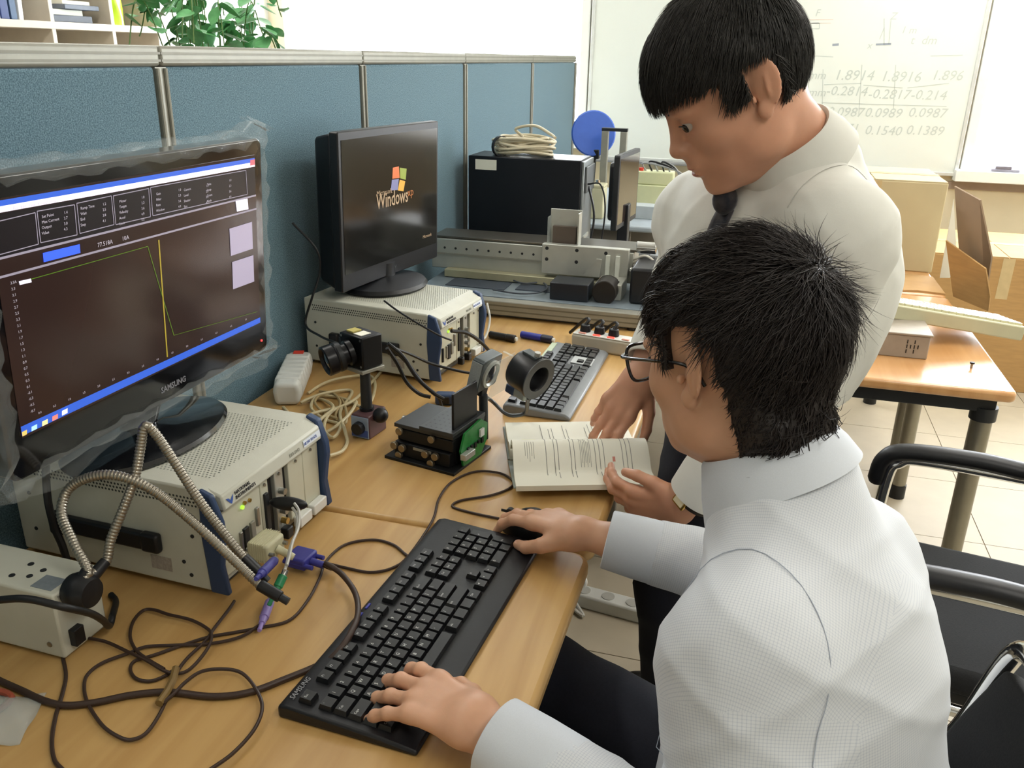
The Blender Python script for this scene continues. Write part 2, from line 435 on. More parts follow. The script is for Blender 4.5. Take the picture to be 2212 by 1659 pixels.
for y in ys:
    p = MB().bb(-0.026, 0.027, y - 2.2 - 0.0155, y - 2.2 + 0.0155, 0.02, 1.414).build('post', ALU, part)
    for s in (-1, 1):
        MB().cyl((0.0285, y - 2.2 + s * 0.011, 0.03), (0.0285, y - 2.2 + s * 0.011, 1.412), 0.004, n=8).build('post_bead', ALU, p)

# ------------------------------------------------------------------ desks and tables
def round_rect(x0, x1, y0, y1, r, n=6, only=None):
    pts = []
    for (cx, cy, a0, k) in ((x1 - r, y1 - r, 0, 0), (x0 + r, y1 - r, 90, 1), (x0 + r, y0 + r, 180, 2), (x1 - r, y0 + r, 270, 3)):
        if only is not None and k not in only:
            pts.append((x1 if k in (0, 3) else x0, y1 if k in (0, 1) else y0)); continue
        for i in range(n + 1):
            a = math.radians(a0 + 90 * i / n); pts.append((cx + r * math.cos(a), cy + r * math.sin(a)))
    return pts
def desk(name, label, x0, x1, y0, y1, top, leg_m, r=0.03, legs='panel', rz=0.0, edge=None):
    t = thing(name, label, 'desk' if legs == 'panel' else 'table', ((x0 + x1) / 2, (y0 + y1) / 2, 0))
    hx, hy = (x1 - x0) / 2, (y1 - y0) / 2
    MB().prism(round_rect(-hx, hx, -hy, hy, r, only=(0, 3)), DZ - 0.028, DZ).build('table_top', top, t, bevel=0.009, seg=3)
    if legs == 'panel':
        for s in (-1, 1):
            MB().bb(-hx + 0.05, hx - 0.12, s * (hy - 0.06) - 0.012, s * (hy - 0.06) + 0.012, 0.02, DZ - 0.028).build('side_panel', leg_m, t, bevel=0.003)
        MB().bb(-hx + 0.06, -hx + 0.075, -hy + 0.08, hy - 0.08, 0.25, DZ - 0.028).build('modesty_panel', leg_m, t)
    else:
        for sx in (-1, 1):
            for sy in (-1, 1):
                g = MB().cyl((sx * (hx - 0.05), sy * (hy - 0.06), 0.03), (sx * (hx - 0.05), sy * (hy - 0.06), DZ - 0.065), 0.025, n=20).build('leg', leg_m, t)
                MB().cyl((sx * (hx - 0.05), sy * (hy - 0.06), 0), (sx * (hx - 0.05), sy * (hy - 0.06), 0.05), 0.028, n=20).build('foot_cap', BLACK, g)
                MB().cyl((sx * (hx - 0.05), sy * (hy - 0.06), DZ - 0.095), (sx * (hx - 0.05), sy * (hy - 0.06), DZ - 0.06), 0.031, n=20).build('leg_collar', DARK, g)
        for s in (-1, 1):
            MB().bb(-hx + 0.03, hx - 0.03, s * (hy - 0.05) - 0.012, s * (hy - 0.05) + 0.012, DZ - 0.070, DZ - 0.028).build('apron_rail', DARK, t, bevel=0.003)
            MB().bb(s * (hx - 0.04) - 0.012, s * (hx - 0.04) + 0.012, -hy + 0.06, hy - 0.06, DZ - 0.070, DZ - 0.028).build('apron_rail', DARK, t, bevel=0.003)
    return t
LEGM = mat('grey_desk_panel', '#6c665c', 0.6)
desk('office_desk', 'honey wood desk carrying the two keyboards\' nearest work area and fibre light', 0.012, 0.856, -0.10, 1.148, WOOD, LEGM)
bpy.data.objects['office_desk']['label'] = 'honey wood desk under the seated man\'s keyboard and mouse'
desk('office_desk', 'honey wood desk under the open book and the industrial camera', 0.012, 0.856, 1.152, 2.36, WOOD, LEGM)
desk('office_desk', 'grey topped desk behind the linear stage, below black computer tower', 0.012, 0.83, 2.365, 3.60, mat('grey_laminate', '#8b9096', 0.4, var=0.03), LEGM)
desk('office_desk', 'narrow grey topped desk at far end of the partition', 0.012, 0.61, 3.95, 5.15, mat('pale_grey_laminate', '#a3adb5', 0.3, var=0.03), LEGM)
LEGS = mat('satin_steel_tube', '#8f8a7c', 0.32, 0.75, 0.05)
desk('side_table', 'honey wood table with steel tube legs under beige keyboard', 1.00, 1.69, 2.14, 3.05, WOOD2, LEGS, legs='tube', r=0.02)
desk('side_table', 'honey wood table mostly hidden under the cardboard boxes', 1.00, 1.69, 3.07, 3.98, WOOD2, LEGS, legs='tube', r=0.02)

# ------------------------------------------------------------------ bookshelf beyond the partition
SHW = mat('pale_cream_shelf_board', '#d9cdbb', 0.55, var=0.03)
SX = -1.76
sh = thing('bookshelf', 'cream pigeonhole bookshelf beyond the partition', 'bookshelf', (-1.93, 2.72, 0))
dv = [1.70, 2.05, 2.40, 2.735, 3.08, 3.43, 3.74]
zs = [0.10, 0.49, 0.84, 1.19, 1.525, 1.875, 2.20]
for y in dv: MB().bb(-0.16, 0.17, y - 2.72 - 0.011, y - 2.72 + 0.011, 0.0, 2.215).build('upright', SHW, sh, bevel=0.002)
for z in zs: MB().bb(-0.16, 0.172, dv[0] - 2.72, dv[-1] - 2.72, z - 0.014, z + 0.014).build('shelf_board', SHW, sh, bevel=0.002)
MB().bb(-0.168, -0.16, dv[0] - 2.72, dv[-1] - 2.72, 0.0, 2.215).build('back_panel', mat('shelf_back', '#b7a894', 0.7), sh)
SB = zs[4] + 0.014
def book(y, w, h, d, col, label, lean=0.0):
    t = thing('book', label, 'book', (SX - d / 2 - 0.02, y, SB), group='books on the pigeonhole shelf', rot=(lean, 0, 0))
    MB().bb(-d / 2, d / 2, -w / 2, w / 2, 0, h).build('cover', mat('book_cover_' + col, col, 0.5), t, bevel=0.002)
    MB().bb(-d / 2 + .004, d / 2 - .006, -w / 2 + .003, w / 2 - .003, h, h + 0.001).build('page_block', PAPER, t)
for y, w, h, col, lb in [(2.765, .03, .24, '#4a3b40', 'dark maroon book at left end of the pigeonhole'), (2.80, .028, .25, '#5b5964', 'charcoal book standing next to the maroon one'), (2.832, .022, .23, '#e6e6ea', 'white thin book between charcoal and blue books'),
                         (2.868, .038, .24, '#33457a', 'thick blue book in the pigeonhole row'), (2.91, .03, .23, '#47607f', 'slate blue book right of thick blue book'), (2.944, .022, .22, '#e9e9e6', 'white book leaning at right end of the row')]:
    book(y, w, h, .2, col, lb, lean=-0.06 if 'leaning' in lb else 0.0)
def stack(name, label, cat, y, w, d, h, z, col, dx=0.0):
    t = thing(name, label, cat, (SX - d / 2 - 0.02 + dx, y, z))
    MB().bb(-d / 2, d / 2, -w / 2, w / 2, 0, h * 0.55).build('lower_cover', mat('stack_' + col, col, 0.6), t, bevel=0.003)
    MB().bb(-d / 2 + .01, d / 2 - .02, -w / 2 + .012, w / 2 - .03, h * 0.55, h).build('upper_sheets', PAPER, t, bevel=0.002)
stack('document_folder', 'dark folder lying flat under loose papers on shelf', 'folder', 3.22, .22, .22, .05, SB, '#5a5f68')
stack('document_folder', 'grey blue folder stacked above the dark folder', 'folder', 3.28, .2, .2, .035, SB + 0.051, '#6d7480')
stack('paper_pile', 'low white paper pile in the shelf row below', 'papers', 3.27, .18, .2, .05, zs[3] + .014, '#d9d6cf')
t = thing('paper_sheet', 'crumpled white sheet propped up on the folders', 'papers', (SX - 0.1, 3.24, SB + 0.088))
MB().grid(lambda a, b: (-0.08 + 0.16 * a, -0.05 + 0.1 * b + 0.03 * a, 0.004 + 0.07 * b + 0.012 * math.sin(7 * a + 3 * b)), 8, 6).build('sheet', PAPER, t, solid=0.001)
t = thing('shopping_bag', 'bright lime green plastic bag standing on the shelf', 'bag', (SX - 0.08, 3.52, SB))
def bagf(a, b):
    an = a * 2 * math.pi; w = 1 - 0.12 * b + 0.05 * math.sin(5 * an + 9 * b)
    return (0.05 * w * math.cos(an), 0.055 * w * math.sin(an) + 0.004 * math.sin(8 * b), 0.24 * b)
g = MB().grid(bagf, 28, 14); g.add([bagf(i / 28, 0) for i in range(28)], [tuple(range(28))])
g.build('bag_body', mat('lime_plastic_film', '#b9d92a', 0.25, var=0.12, scale=20, emit=0.0), t)
for s in (-1, 1):
    MB().tube(catmull([(s * .02, -.03, .235), (s * .025, -.025, .29), (s * .025, .025, .29), (s * .02, .03, .235)]), .005, 6).build('handle', MATS['lime_plastic_film'], t)

# ------------------------------------------------------------------ plant behind the partition
pl = thing('potted_plant', 'leafy green pothos plant rising behind the partition beside bright window', 'plant', (-0.90, 2.88, 0))
MB().lathe([(0.02, 0.0), (0.15, 0.0), (0.19, 0.55), (0.205, 0.56), (0.205, 0.60), (0.185, 0.60), (0.18, 0.56), (0.01, 0.55)], n=28).build('pot', mat('grey_ceramic', '#8a857c', 0.5), pl)
MB().lathe([(0.01, 0.56), (0.178, 0.565), (0.17, 0.575), (0.01, 0.58)], n=20).build('soil', mat('potting_soil', '#3a2c20', 0.95, var=0.3, scale=60), pl)
LEAF = mat('pothos_leaf', '#5d9a62', 0.35, var=0.3, scale=25)
lf = MB()
def leaf_fn(a, b):
    w = 0.034 * (math.sin(math.pi * min(1, a ** 0.72)) ** 0.8) * (2 * b - 1)
    x = 0.085 * a
    return (x, w, -0.02 * a * a + 0.25 * abs(w) - 0.008 * math.sin(3 * a))
lf.grid(leaf_fn, 8, 4)
lm = lf.mesh('leaf', 0); lm.materials.append(LEAF)
for p in lm.polygons: p.use_smooth = True
R2 = random.Random(3)
tips = []
stem = mat('green_stem', '#5d7a3f', 0.5)
for k in range(26):
    ax = R2.uniform(0, 2 * math.pi); rr = R2.uniform(0.04, 0.25)
    top = (rr * math.cos(ax), rr * math.sin(ax) * 1.25, R2.uniform(1.42, 1.86))
    mid = (top[0] * 0.45, top[1] * 0.45, 1.1)
    dr = (top[0] * 1.35, top[1] * 1.35, top[2] - R2.uniform(0.06, 0.25))
    c = catmull([(top[0] * .1, top[1] * .1, .57), mid, top, dr], 10)
    MB().tube(c, .0022, 6).build('stem', stem, pl)
    for q in range(11):
        i = int(len(c) * (0.45 + 0.55 * R2.random())); i = min(i, len(c) - 1); tips.append(c[i])
for p in tips:
    s = R2.uniform(0.6, 1.05)
    inst(lm, 'leaf', pl, (p[0] + R2.uniform(-.02, .02), p[1] + R2.uniform(-.03, .03), p[2] + R2.uniform(-.02, .02)),
         (R2.uniform(-.5, .5), R2.uniform(-.2, .95), R2.uniform(0, 6.28)), (s, s, s))

# ------------------------------------------------------------------ boxes and things by the side tables
def carton(name, label, x0, x1, y0, y1, z0, h, col, top=True):
    t = thing(name, label, 'box', ((x0 + x1) / 2, (y0 + y1) / 2, z0)); a, b = (x1 - x0) / 2, (y1 - y0) / 2
    MB().bb(-a, a, -b, b, 0, h).build('carton_body', col, t, bevel=0.004)
    MB().bb(-a + .003, -0.002, -b + .002, b - .002, h, h + .004).build('flap', col, t)
    MB().bb(0.002, a - .003, -b + .002, b - .002, h, h + .004).build('flap', col, t)
    MB().bb(-a, a, -0.025, 0.025, h + .0042, h + .0052).build('tape', mat('packing_tape', '#cbb488', 0.25), t)
    tp = MB().bb(-0.025, 0.025, -b - .001, -b, h * .7, h).build('tape', MATS['packing_tape'], t)
    return t
carton('cardboard_box', 'tan closed cardboard box on the table behind standing man', 1.20, 1.695, 3.42, 3.85, DZ, 0.325, mat('tan_cardboard', '#c3b48f', 0.85, var=0.04, scale=9))
carton('cardboard_box', 'large brown cardboard box on the floor right of the side table', 1.79, 2.55, 4.28, 4.95, 0.0, 0.63, CARD)
# unfolded carton: two standing flaps and a torn flat sheet
t = thing('opened_carton', 'opened brown carton with tall flaps standing at table corner', 'box', (1.60, 3.2, DZ))
def sheet(pts, th=0.005):
    P = [np.array(p) - np.array([1.60, 3.2, DZ]) for p in pts]
    n = np.cross(P[1] - P[0], P[2] - P[0]); n /= np.linalg.norm(n); k = len(P)
    return MB().add([p - n * th / 2 for p in P] + [p + n * th / 2 for p in P], [tuple(range(k - 1, -1, -1)), tuple(range(k, 2 * k))] + [(i, (i + 1) % k, k + (i + 1) % k, k + i) for i in range(k)])
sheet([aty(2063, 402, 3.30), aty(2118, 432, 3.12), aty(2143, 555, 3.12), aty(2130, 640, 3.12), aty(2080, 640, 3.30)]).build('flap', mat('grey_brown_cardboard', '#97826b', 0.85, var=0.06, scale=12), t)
sheet([aty(2044, 519, 3.22), aty(2130, 580, 3.08), aty(2140, 640, 3.08), aty(2136, 672, 3.08), aty(2060, 640, 3.22)]).build('flap', CARD, t)
sheet([aty(2030, 600, 3.36), aty(2052, 600, 3.36), aty(2066, 545, 3.36), aty(2060, 430, 3.36)]).build('inner_sheet', PAPER, t)
R3 = random.Random(5)
jag = [(-0.45, -.10)] + [(-0.40 + 0.05 * i, -0.12 + R3.uniform(-.012, .02)) for i in range(10)] + [(0.085, -.12), (0.085, .13), (-.3, .18), (-.45, .15)]
MB().prism(jag, 0.0005, 0.006).build('torn_base_sheet', CARD, t)

t = thing('metal_enclosure', 'grey metal box with punched vent slots under beige keyboard', 'box', at(1935, 770), rz=0.0)
MB().bb(-0.13, 0.075, -0.004, 0.20, 0, 0.062).build('case', mat('grey_painted_steel', '#a59c90', 0.45, 0.2), t, bevel=0.003)
MB().bb(-0.135, 0.08, -0.008, 0.205, 0.062, 0.068).build('lid', MATS['grey_painted_steel'], t, bevel=0.002)
vb = MB()
for i in range(3):
    for j in range(4):
        if (i + j) % 2 == 0 or i == 1: vb.bb(0.020 + j * 0.009, 0.0225 + j * 0.009, -0.0052, -0.0038, 0.014 + i * 0.013, 0.024 + i * 0.013)
vb.build('vent_slots', BLACK, t)
# beige keyboard lying askew over the enclosure
A = at(1945, 668, 0.80); B = at(2100, 712, 0.748); ux = (B - A); Lk = 0.42
ang = math.atan2(ux[1], ux[0])
KEYB = mat('ivory_keycaps', '#d6d2b2', 0.45, var=0.02)
kb = thing('keyboard', 'beige keyboard lying askew over grey metal box on side table', 'keyboard', ((A + B) / 2 + np.array([0.0, 0.02, 0.012])).tolist(), rot=(0, math.radians(8), ang))
MB().prism([(-.085, 0), (.085, 0), (.085, .018), (.02, .034), (-.085, .040)], -0.21, 0.21, frame=lambda x, y, z: (z, x + 0.0, y - 0.018)).build('case', CREAM2, kb, bevel=0.004)
km = MB().prism([(-.0085, -.0085), (.0085, -.0085), (.0085, .0085), (-.0085, .0085)], 0, 0.009).mesh('key', 0); km.materials.append(KEYB)
for i in range(20):
    for j in range(6):
        inst(km, 'key', kb, (-0.195 + i * 0.0205, -0.062 + j * 0.0215 + (0.006 if j == 5 else 0), 0.018 - j * 0.0023), (0, 0, 0))
t = thing('screw', 'small dark screw standing alone on the side table', 'screw', at(2098, 795))
MB().cyl((0, 0, 0), (0, 0, 0.012), 0.003, n=10).build('shank', STEEL, t); MB().cyl((0, 0, 0.012), (0, 0, 0.016), 0.006, n=12).build('head', DARK, t)
# ------------------------------------------------------------------ measurement chassis (two alike)
HOLE = mat('vent_hole_dark', '#3f4340', 0.9, var=0.0)
HOLES = mat('vent_hole_shallow', '#8f948a', 0.9, var=0.0)
MODM = mat('module_face_plate', '#c9c8b4', 0.45, 0.1, var=0.03)
BRASS = mat('brass_bnc', '#b79a5a', 0.3, 0.9)
def chassis(label, x, y, yaw, w, h, d, detail):
    cx, cy = x - math.cos(yaw) * d / 2, y - math.sin(yaw) * d / 2
    t = thing('instrument_chassis', label, 'instrument', (cx, cy, DZ), rz=yaw, group='cream instrument chassis')
    a, b = d / 2, w / 2
    z0 = 0.010
    MB().prism([(-a, z0), (a - 0.022, z0), (a - 0.022, h - 0.030), (a - 0.012, h - 0.012), (a - 0.035, h), (-a, h)], -b, b, frame=lambda p, q, r: (p, r, q)).build('case', CREAMM, t, bevel=0.003)
    # sloping front lip over the modules
    MB().prism([(a - 0.036, h - 0.001), (a - 0.004, h - 0.012), (a, h - 0.034), (a - 0.006, h - 0.036), (a - 0.022, h - 0.03)], -b + 0.012, b - 0.012, frame=lambda p, q, r: (p, r, q)).build('front_lip', CREAMM, t, bevel=0.003)
    for s in (-1, 1):
        rail = [(a - 0.028, z0), (a + 0.002, z0), (a - 0.004, 0.055), (a + 0.004, h * 0.62), (a + 0.003, h - 0.045), (a - 0.010, h - 0.006), (a - 0.030, h + 0.001), (a - 0.034, h * 0.6)]
        MB().prism(rail, s * b - 0.0065 + (0.003 if s < 0 else -0.003), s * b + 0.0065 + (-0.0 if s < 0 else 0.0), frame=lambda p, q, r: (p, r, q)).build('corner_rail', NAVY, t, bevel=0.003)
        for sx in (-1, 1):
            MB().cyl((sx * (a - 0.05), s * (b - 0.03), 0), (sx * (a - 0.05), s * (b - 0.03), z0 + 0.002), 0.012, n=14).build('foot', BLACK, t)
    vb = MB()
    if detail:
        for i in range(40):
            for j in range(36):
                px, py = -a + 0.10 + i * 0.0058 + (0.0029 if j % 2 else 0), -b + 0.035 + j * 0.0058
                vb.add([(px + 0.0016 * math.cos(q * 1.0472), py + 0.0016 * math.sin(q * 1.0472), h + 0.0003) for q in range(6)], [(0, 1, 2, 3, 4, 5)])
        vb.build('top_vent_holes', HOLES, t, kind='stuff', smooth=0)
    sv = MB()
    for i in range(54):
        for j in range(3):
            px, pz = -a + 0.025 + i * 0.0058 + (0.0029 if j % 2 else 0), h - 0.016 - j * 0.0055
            sv.add([(px + 0.0019 * math.cos(q * 1.0472), -b - 0.0003, pz + 0.0019 * math.sin(q * 1.0472)) for q in range(6)], [(0, 1, 2, 3, 4, 5)])
    sv.build('side_vent_holes', HOLE, t, kind='stuff', smooth=0)
    # carrying handle on the near side
    hp = MB().prism(round_rect(-0.105, 0.075, -0.013, 0.013, 0.008), 0, 0.012, frame=lambda p, q, r: (p, -b - r, 0.075 + q - 0.0006 * 0)).build('side_handle', BLACK, t, bevel=0.003)
    MB().bb(-0.11, -0.085, -b - 0.016, -b, 0.058, 0.092).build('handle_mount', BLACK, t, bevel=0.004)
    MB().bb(0.05, 0.08, -b - 0.013, -b, 0.060, 0.090).build('handle_mount', BLACK, t, bevel=0.004)
    for px, pz in ((-a + .03, .05), (-a + .03, .11), (a - .07, .05), (a - .06, .03), (a - .05, .095), (-.02, .03)):
        MB().cyl((px, -b - 0.0012, pz), (px, -b, pz), 0.003, n=10).build('case_screw', DARK, t)
    MB().bb(0.055, 0.09, -b - 0.0008, -b, 0.028, 0.050).build('rating_sticker', mat('grey_sticker', '#a49c92', 0.5, var=0.15, scale=300), t)
    # front modules
    xf = a - 0.016
    zb, zt = 0.030, h - 0.040
    cols = [('controller_module', -b + .012, -b + .105, MODM), ('module', -b + .107, -b + .126, MODM), ('open_slot', -b + .127, -b + .143, BLACK), ('module', -b + .144, -b + .166, ALUW), ('open_slot', -b + .167, -b + .180, BLACK),
            ('blank_panel', -b + .181, -b + .222, MODM), ('blank_panel', -b + .223, b - .012, MODM)]
    MB().bb(a - 0.03, a - 0.022, -b + 0.01, b - 0.01, z0, h - 0.03).build('card_cage', BLACK, t)
    for nm, y0, y1, mm in cols:
        dep = 0.010 if nm == 'open_slot' else 0.016
        o = MB().bb(a - 0.026, a - 0.026 + dep, y0, y1, zb, zt).build(nm, mm, t, bevel=0.0012)
        if nm in ('module', 'blank_panel'):
            MB().bb(xf + .006, xf + .020, y0 + .003, y1 - .003, zb - 0.014, zb + 0.004).build('ejector_handle', WHITEP if nm == 'blank_panel' else BLACK, o, bevel=0.002)
            MB().cyl((xf + .006, (y0 + y1) / 2, zt - .006), (xf + .0085, (y0 + y1) / 2, zt - .006), .0025, n=10).build('captive_screw', STEEL, o)
    for k in range(4):
        zz = zt - 0.035 - k * 0.017; yy = -b + .155
        MB().cyl((xf + .004, yy, zz), (xf + .016, yy, zz), .0052, n=14).build('bnc_jack', BRASS if k == 3 else STEEL, t)
    MB().bb(xf + .005, xf + .010, -b + .112, -b + .121, zb + .02, zt - .02).build('multi_pin_socket', DARK, t, bevel=.001)
    for (y0, z_, sy, sz, mm) in ((.030, .060, .006, .034, BLACK), (.050, .062, .005, .03, STEEL), (.062, .060, .012, .036, DARK), (.078, .064, .010, .03, ALU), (.092, .080, .007, .03, STEEL)):
        MB().box((xf + .006, -b + y0, z_ + .005), (.008, sy, sz)).build('port_socket', mm, t, bevel=.0008)
    for k, (yy, zz, mm) in enumerate(((.060, zt - .014, mat('green_led', '#9be03a', 0.4, emit=1.2, var=0)), (.066, zt - .010, BRASS), (.078, zt - .012, BRASS))):
        MB().cyl((xf + .004, -b + yy, zz), (xf + .009, -b + yy, zz), .003, n=12).build('indicator', mm, t)
    # maker's lettering on the lip
    n = Vector((0.022, 0, 0.004)).normalized()
    up = Vector((-0.004, 0, 0.022)).normalized()
    lx = a - 0.0008; lz = h - 0.029
    slope = Vector(((a - 0.004) - a, 0, 0.022)).normalized()
    o0 = Vector((a + 0.0003, 0, h - 0.034))
    BL = mat('maker_blue', '#3b5aa8', 0.5, var=0)
    def lip(yy, r): return o0 + slope * r + Vector((0.0004, yy, 0.0001))
    text('maker_lettering', 'NATIONAL', 0.0072, frame_mtx(lip(-b + .038, .0125), (0, 1, 0), slope), BLACKINK, t)
    text('maker_lettering', 'INSTRUMENTS', 0.0072, frame_mtx(lip(-b + .038, .0055), (0, 1, 0), slope), BLACKINK, t)
    e = MB(); pts = [(0, .016), (.006, .014), (.009, .010), (.013, .014), (.017, .016), (.014, .009), (.010, .004), (.006, .008)]
    e.add([tuple(lip(-b + .018 + p, q)) for p, q in pts], [tuple(range(len(pts)))]); e.build('maker_emblem', BL, t, smooth=0)
    text('model_lettering', 'PXI-1042', 0.0075, frame_mtx(lip(b - .105, .007), (0, 1, 0), slope), mat('grey_print', '#a7a79c', .6, var=0), t)
    MB().prism([(0, 0), (.05, 0), (.05, .011), (0, .011)], 0, .0004, frame=lambda p, q, r: tuple(lip(b - .065 + p, .006 + q) + Vector((r, 0, 0)))).build('asset_label', mat('asset_label_white', '#dfe6ee', .5, var=0), t)
    text('asset_lettering', 'NI PXI 101473', 0.0062, frame_mtx(lip(b - .064, .009) + Vector((.0006, 0, 0)), (0, 1, 0), slope), BL, t)
    return t
CH1 = chassis('cream instrument chassis nearest camera, under the film-wrapped monitor', 0.398, 1.011, -0.043, 0.2805, 0.171, 0.3645, True)
CH2 = chassis('cream instrument chassis under the second monitor, behind industrial camera', 0.394, 1.875, -0.121, 0.2464, 0.169, 0.370, True)

# connectors on the front of chassis one
def local_of(t, p):
    M = Matrix.Translation(t.location) @ t.rotation_euler.to_matrix().to_4x4()
    return M.inverted() @ Vector([float(q) for q in p])
c = atx(577, 1180, 0.425)
t = thing('video_connector', 'ivory video plug screwed into chassis controller', 'connector', c, rz=-0.043)
MB().bb(-.020, .016, -.021, .021, -.014, .014).build('hood', CREAM2, t, bevel=.004)
for k in range(7): MB().bb(-.014 + k * .0035, -.0125 + k * .0035, -.0215, .0215, -.0146, .0146).build('grip_rib', CREAM2, t)
MB().cyl((.016, 0, 0), (.040, .004, -.012), .006, .005, n=12).build('strain_relief', CREAM2, t)
for s in (-1, 1): MB().cyl((-.022, s * .017, 0), (.022, s * .017, 0), .003, n=10).build('thumb_screw', STEEL, t)
c = atx(655, 1208, 0.45)
t = thing('video_connector', 'violet blue video plug at the chassis front', 'connector', c, rz=-0.10)
VIO = mat('violet_plastic', '#3a3a8c', 0.45, var=.04)
MB().bb(-.022, .014, -.018, .018, -.008, .010).build('hood', VIO, t, bevel=.003)
for s in (-1, 1): MB().cyl((-.024, s * .015, 0), (.026, s * .015, 0), .0035, n=10).build('thumb_screw', VIO, t)
MB().cyl((.014, 0, 0), (.034, .002, -.003), .0055, n=12).build('strain_relief', VIO, t)
VGA_END = c + np.array([.034, 0, -.003])
c = atx(612, 1087, 0.41)
t = thing('plug', 'black oval plug with two grey wires on chassis controller', 'connector', c, rz=0.15)
MB().ball((0.008, 0, 0), (.030, .009, .011), 20, 12).build('plug_shell', BLACK, t)
w = [atx(632, 1097, .435), atx(642, 1115, .45), atx(640, 1150, .46), atx(628, 1180, .47), atx(620, 1215, .48), atx(615, 1232, .485)]
GW = mat('grey_wire', '#b9b8b2', .4, .2)
for k in range(2):
    MB().tube(catmull([p + np.array([0, .006 * k, .004 * k]) for p in w]), .0022, 8).build('wire', GW, t).parent = None
for o in [q for q in COL.objects if q.name.startswith('wire') and q.parent is None]:
    o.parent = t; o.matrix_parent_inverse = (Matrix.Translation(t.location) @ t.rotation_euler.to_matrix().to_4x4()).inverted()
def ps2(label, p0, p1, p2, col, mm):
    p0, p1, p2 = (np.asarray(p) for p in (p0, p1, p2)); o = (p0 + p2) / 2
    t = thing('round_connector', label, 'connector', o)
    MB().cyl(p0 - o, p1 - o, .0065, .0065, n=16).build('grip', mm, t, bevel=.001)
    d = (p1 - p0) / np.linalg.norm(p1 - p0)
    MB().cyl(p1 - o, p1 + d * .012 - o, .0052, .0045, n=16).build('collar', mm, t)
    MB().tube([p1 + d * (.012 + .003 * k) - o for k in range(6)], [.0034, .0028] * 3, n=10).build('strain_relief', mm, t)
    MB().cyl(p0 - d * .008 - o, p0 - o, .0045, n=14).build('metal_shell', STEEL, t)
ps2('green round plug hanging before the chassis', at(612, 1243, .775), at(600, 1268, .765), at(596, 1280, .76), None, mat('green_plastic', '#2f8a5c', .4, var=.05))
ps2('lilac round plug lying on the desk below the green plug', at(583, 1300, .728), at(570, 1335, .728), at(562, 1355, .728), None, mat('lilac_plastic', '#8b78b8', .4, var=.05))
ps2('small violet round plug behind the light guide tips', atx(592, 1212, .455), atx(566, 1238, .47), atx(560, 1245, .475), None, VIO)

# ------------------------------------------------------------------ monitors
def screen_frame(c, yaw, tilt):
    n = np.array([math.cos(yaw) * math.cos(tilt), math.sin(yaw) * math.cos(tilt), math.sin(tilt)])
    tt = np.array([-math.sin(yaw), math.cos(yaw), 0]); u = np.cross(n, tt)
    return np.asarray(c, float), n, tt, u
def scr_px(F, u, v):
    c, n, tt, up = F; d = _ray(u, v); k = ((c - CAM) @ n) / (d @ n); P = CAM + d * k
    return ((P - c) @ tt, (P - c) @ up)
def emis(name, col, s=1.0):
    return mat(name, col, 0.25, var=0.0, emit=s)
# --- monitor one
F1 = screen_frame((0.2288, 1.0027, 1.1441), -0.0294, -0.0622)
m1 = thing('computer_monitor', 'wide black monitor in clear film showing a dark graph program', 'monitor', (0.188, 0.998, DZ + 0.172), rz=0.0)
base = np.array([0.188, 0.998, DZ + 0.172])
def L1(a, b, o): return tuple(F1[0] + F1[2] * a + F1[3] * b + F1[1] * o - base)
MB().prism(round_rect(-.277, .277, -.197, .168, .012), -.030, .004, frame=L1).build('bezel', GLOSS, m1, bevel=.003)
MB().prism(round_rect(-.20, .20, -.13, .12, .03), -.055, -.029, frame=L1).build('rear_housing', BLACK, m1, bevel=.008)
SC1 = mat('lcd_brown_reflection', '#2c1f1c', 0.16, var=0.0, emit=0.42)  # brown tint stands for a reflection, put into the screen colour
MB().prism([(-.2555, -.1435), (.2555, -.1435), (.2555, .1435), (-.2555, .1435)], .0041, .0048, frame=L1).build('screen', SC1, m1)
def q1(name, pts, mm, off=.0052):
    P = [scr_px(F1, u, v) for u, v in pts]
    P = [(max(-.2553, min(.2553, a)), max(-.1433, min(.1433, b))) for a, b in P]
    return MB().add([L1(a, b, off) for a, b in P], [tuple(range(len(P)))]).build(name, mm, m1, smooth=0)
def ln(B, F, L, u0, v0, u1, v1, w=.0012, off=.0054):
    p = np.array(scr_px(F, u0, v0)); q = np.array(scr_px(F, u1, v1)); d = q - p; k = np.linalg.norm(d); n = np.array([-d[1], d[0]]) / k * w / 2
    P = [p + n, q + n, q - n, p - n]
    P = [(max(-.2553, min(.2553, a)), max(-.1433, min(.1433, b))) for a, b in P]
    B.add([L(a, b, off) for a, b in P], [(0, 1, 2, 3)])
EW = emis('lcd_pale', '#d9d4e4', .85); EB = emis('lcd_blue', '#2f55b8', .8); EG = emis('lcd_grey', '#8d8796', .55); ELB = emis('lcd_bright_blue', '#3556e0', 1.0)
q1('title_bar', [(-40, 437), (545, 340), (545, 349), (-40, 450)], EB)
q1('menu_bar', [(-40, 450), (545, 349), (545, 359), (-40, 464)], EW)
q1('close_button', [(534, 345), (545, 343), (545, 355), (534, 357)], emis('lcd_red', '#b8606a', .7), .0056)
q1('upper_panel', [(-40, 466), (545, 361), (546, 419), (-40, 565)], emis('lcd_near_black', '#181418', .35), .0050)
bx = MB()
for P in ([(-30, 481), (68, 458), (75, 526), (-22, 552)], [(72, 455), (153, 441), (159, 506), (80, 523)], [(158, 438), (233, 422), (239, 484), (165, 503)], [(237, 422), (314, 406), (318, 467), (243, 484)], [(318, 404), (525, 367), (528, 419), (323, 465)]):
    for i in range(4): ln(bx, F1, L1, *P[i], *P[(i + 1) % 4], w=.0011)
bx.build('group_outlines', EG, m1, smooth=0, kind='stuff')
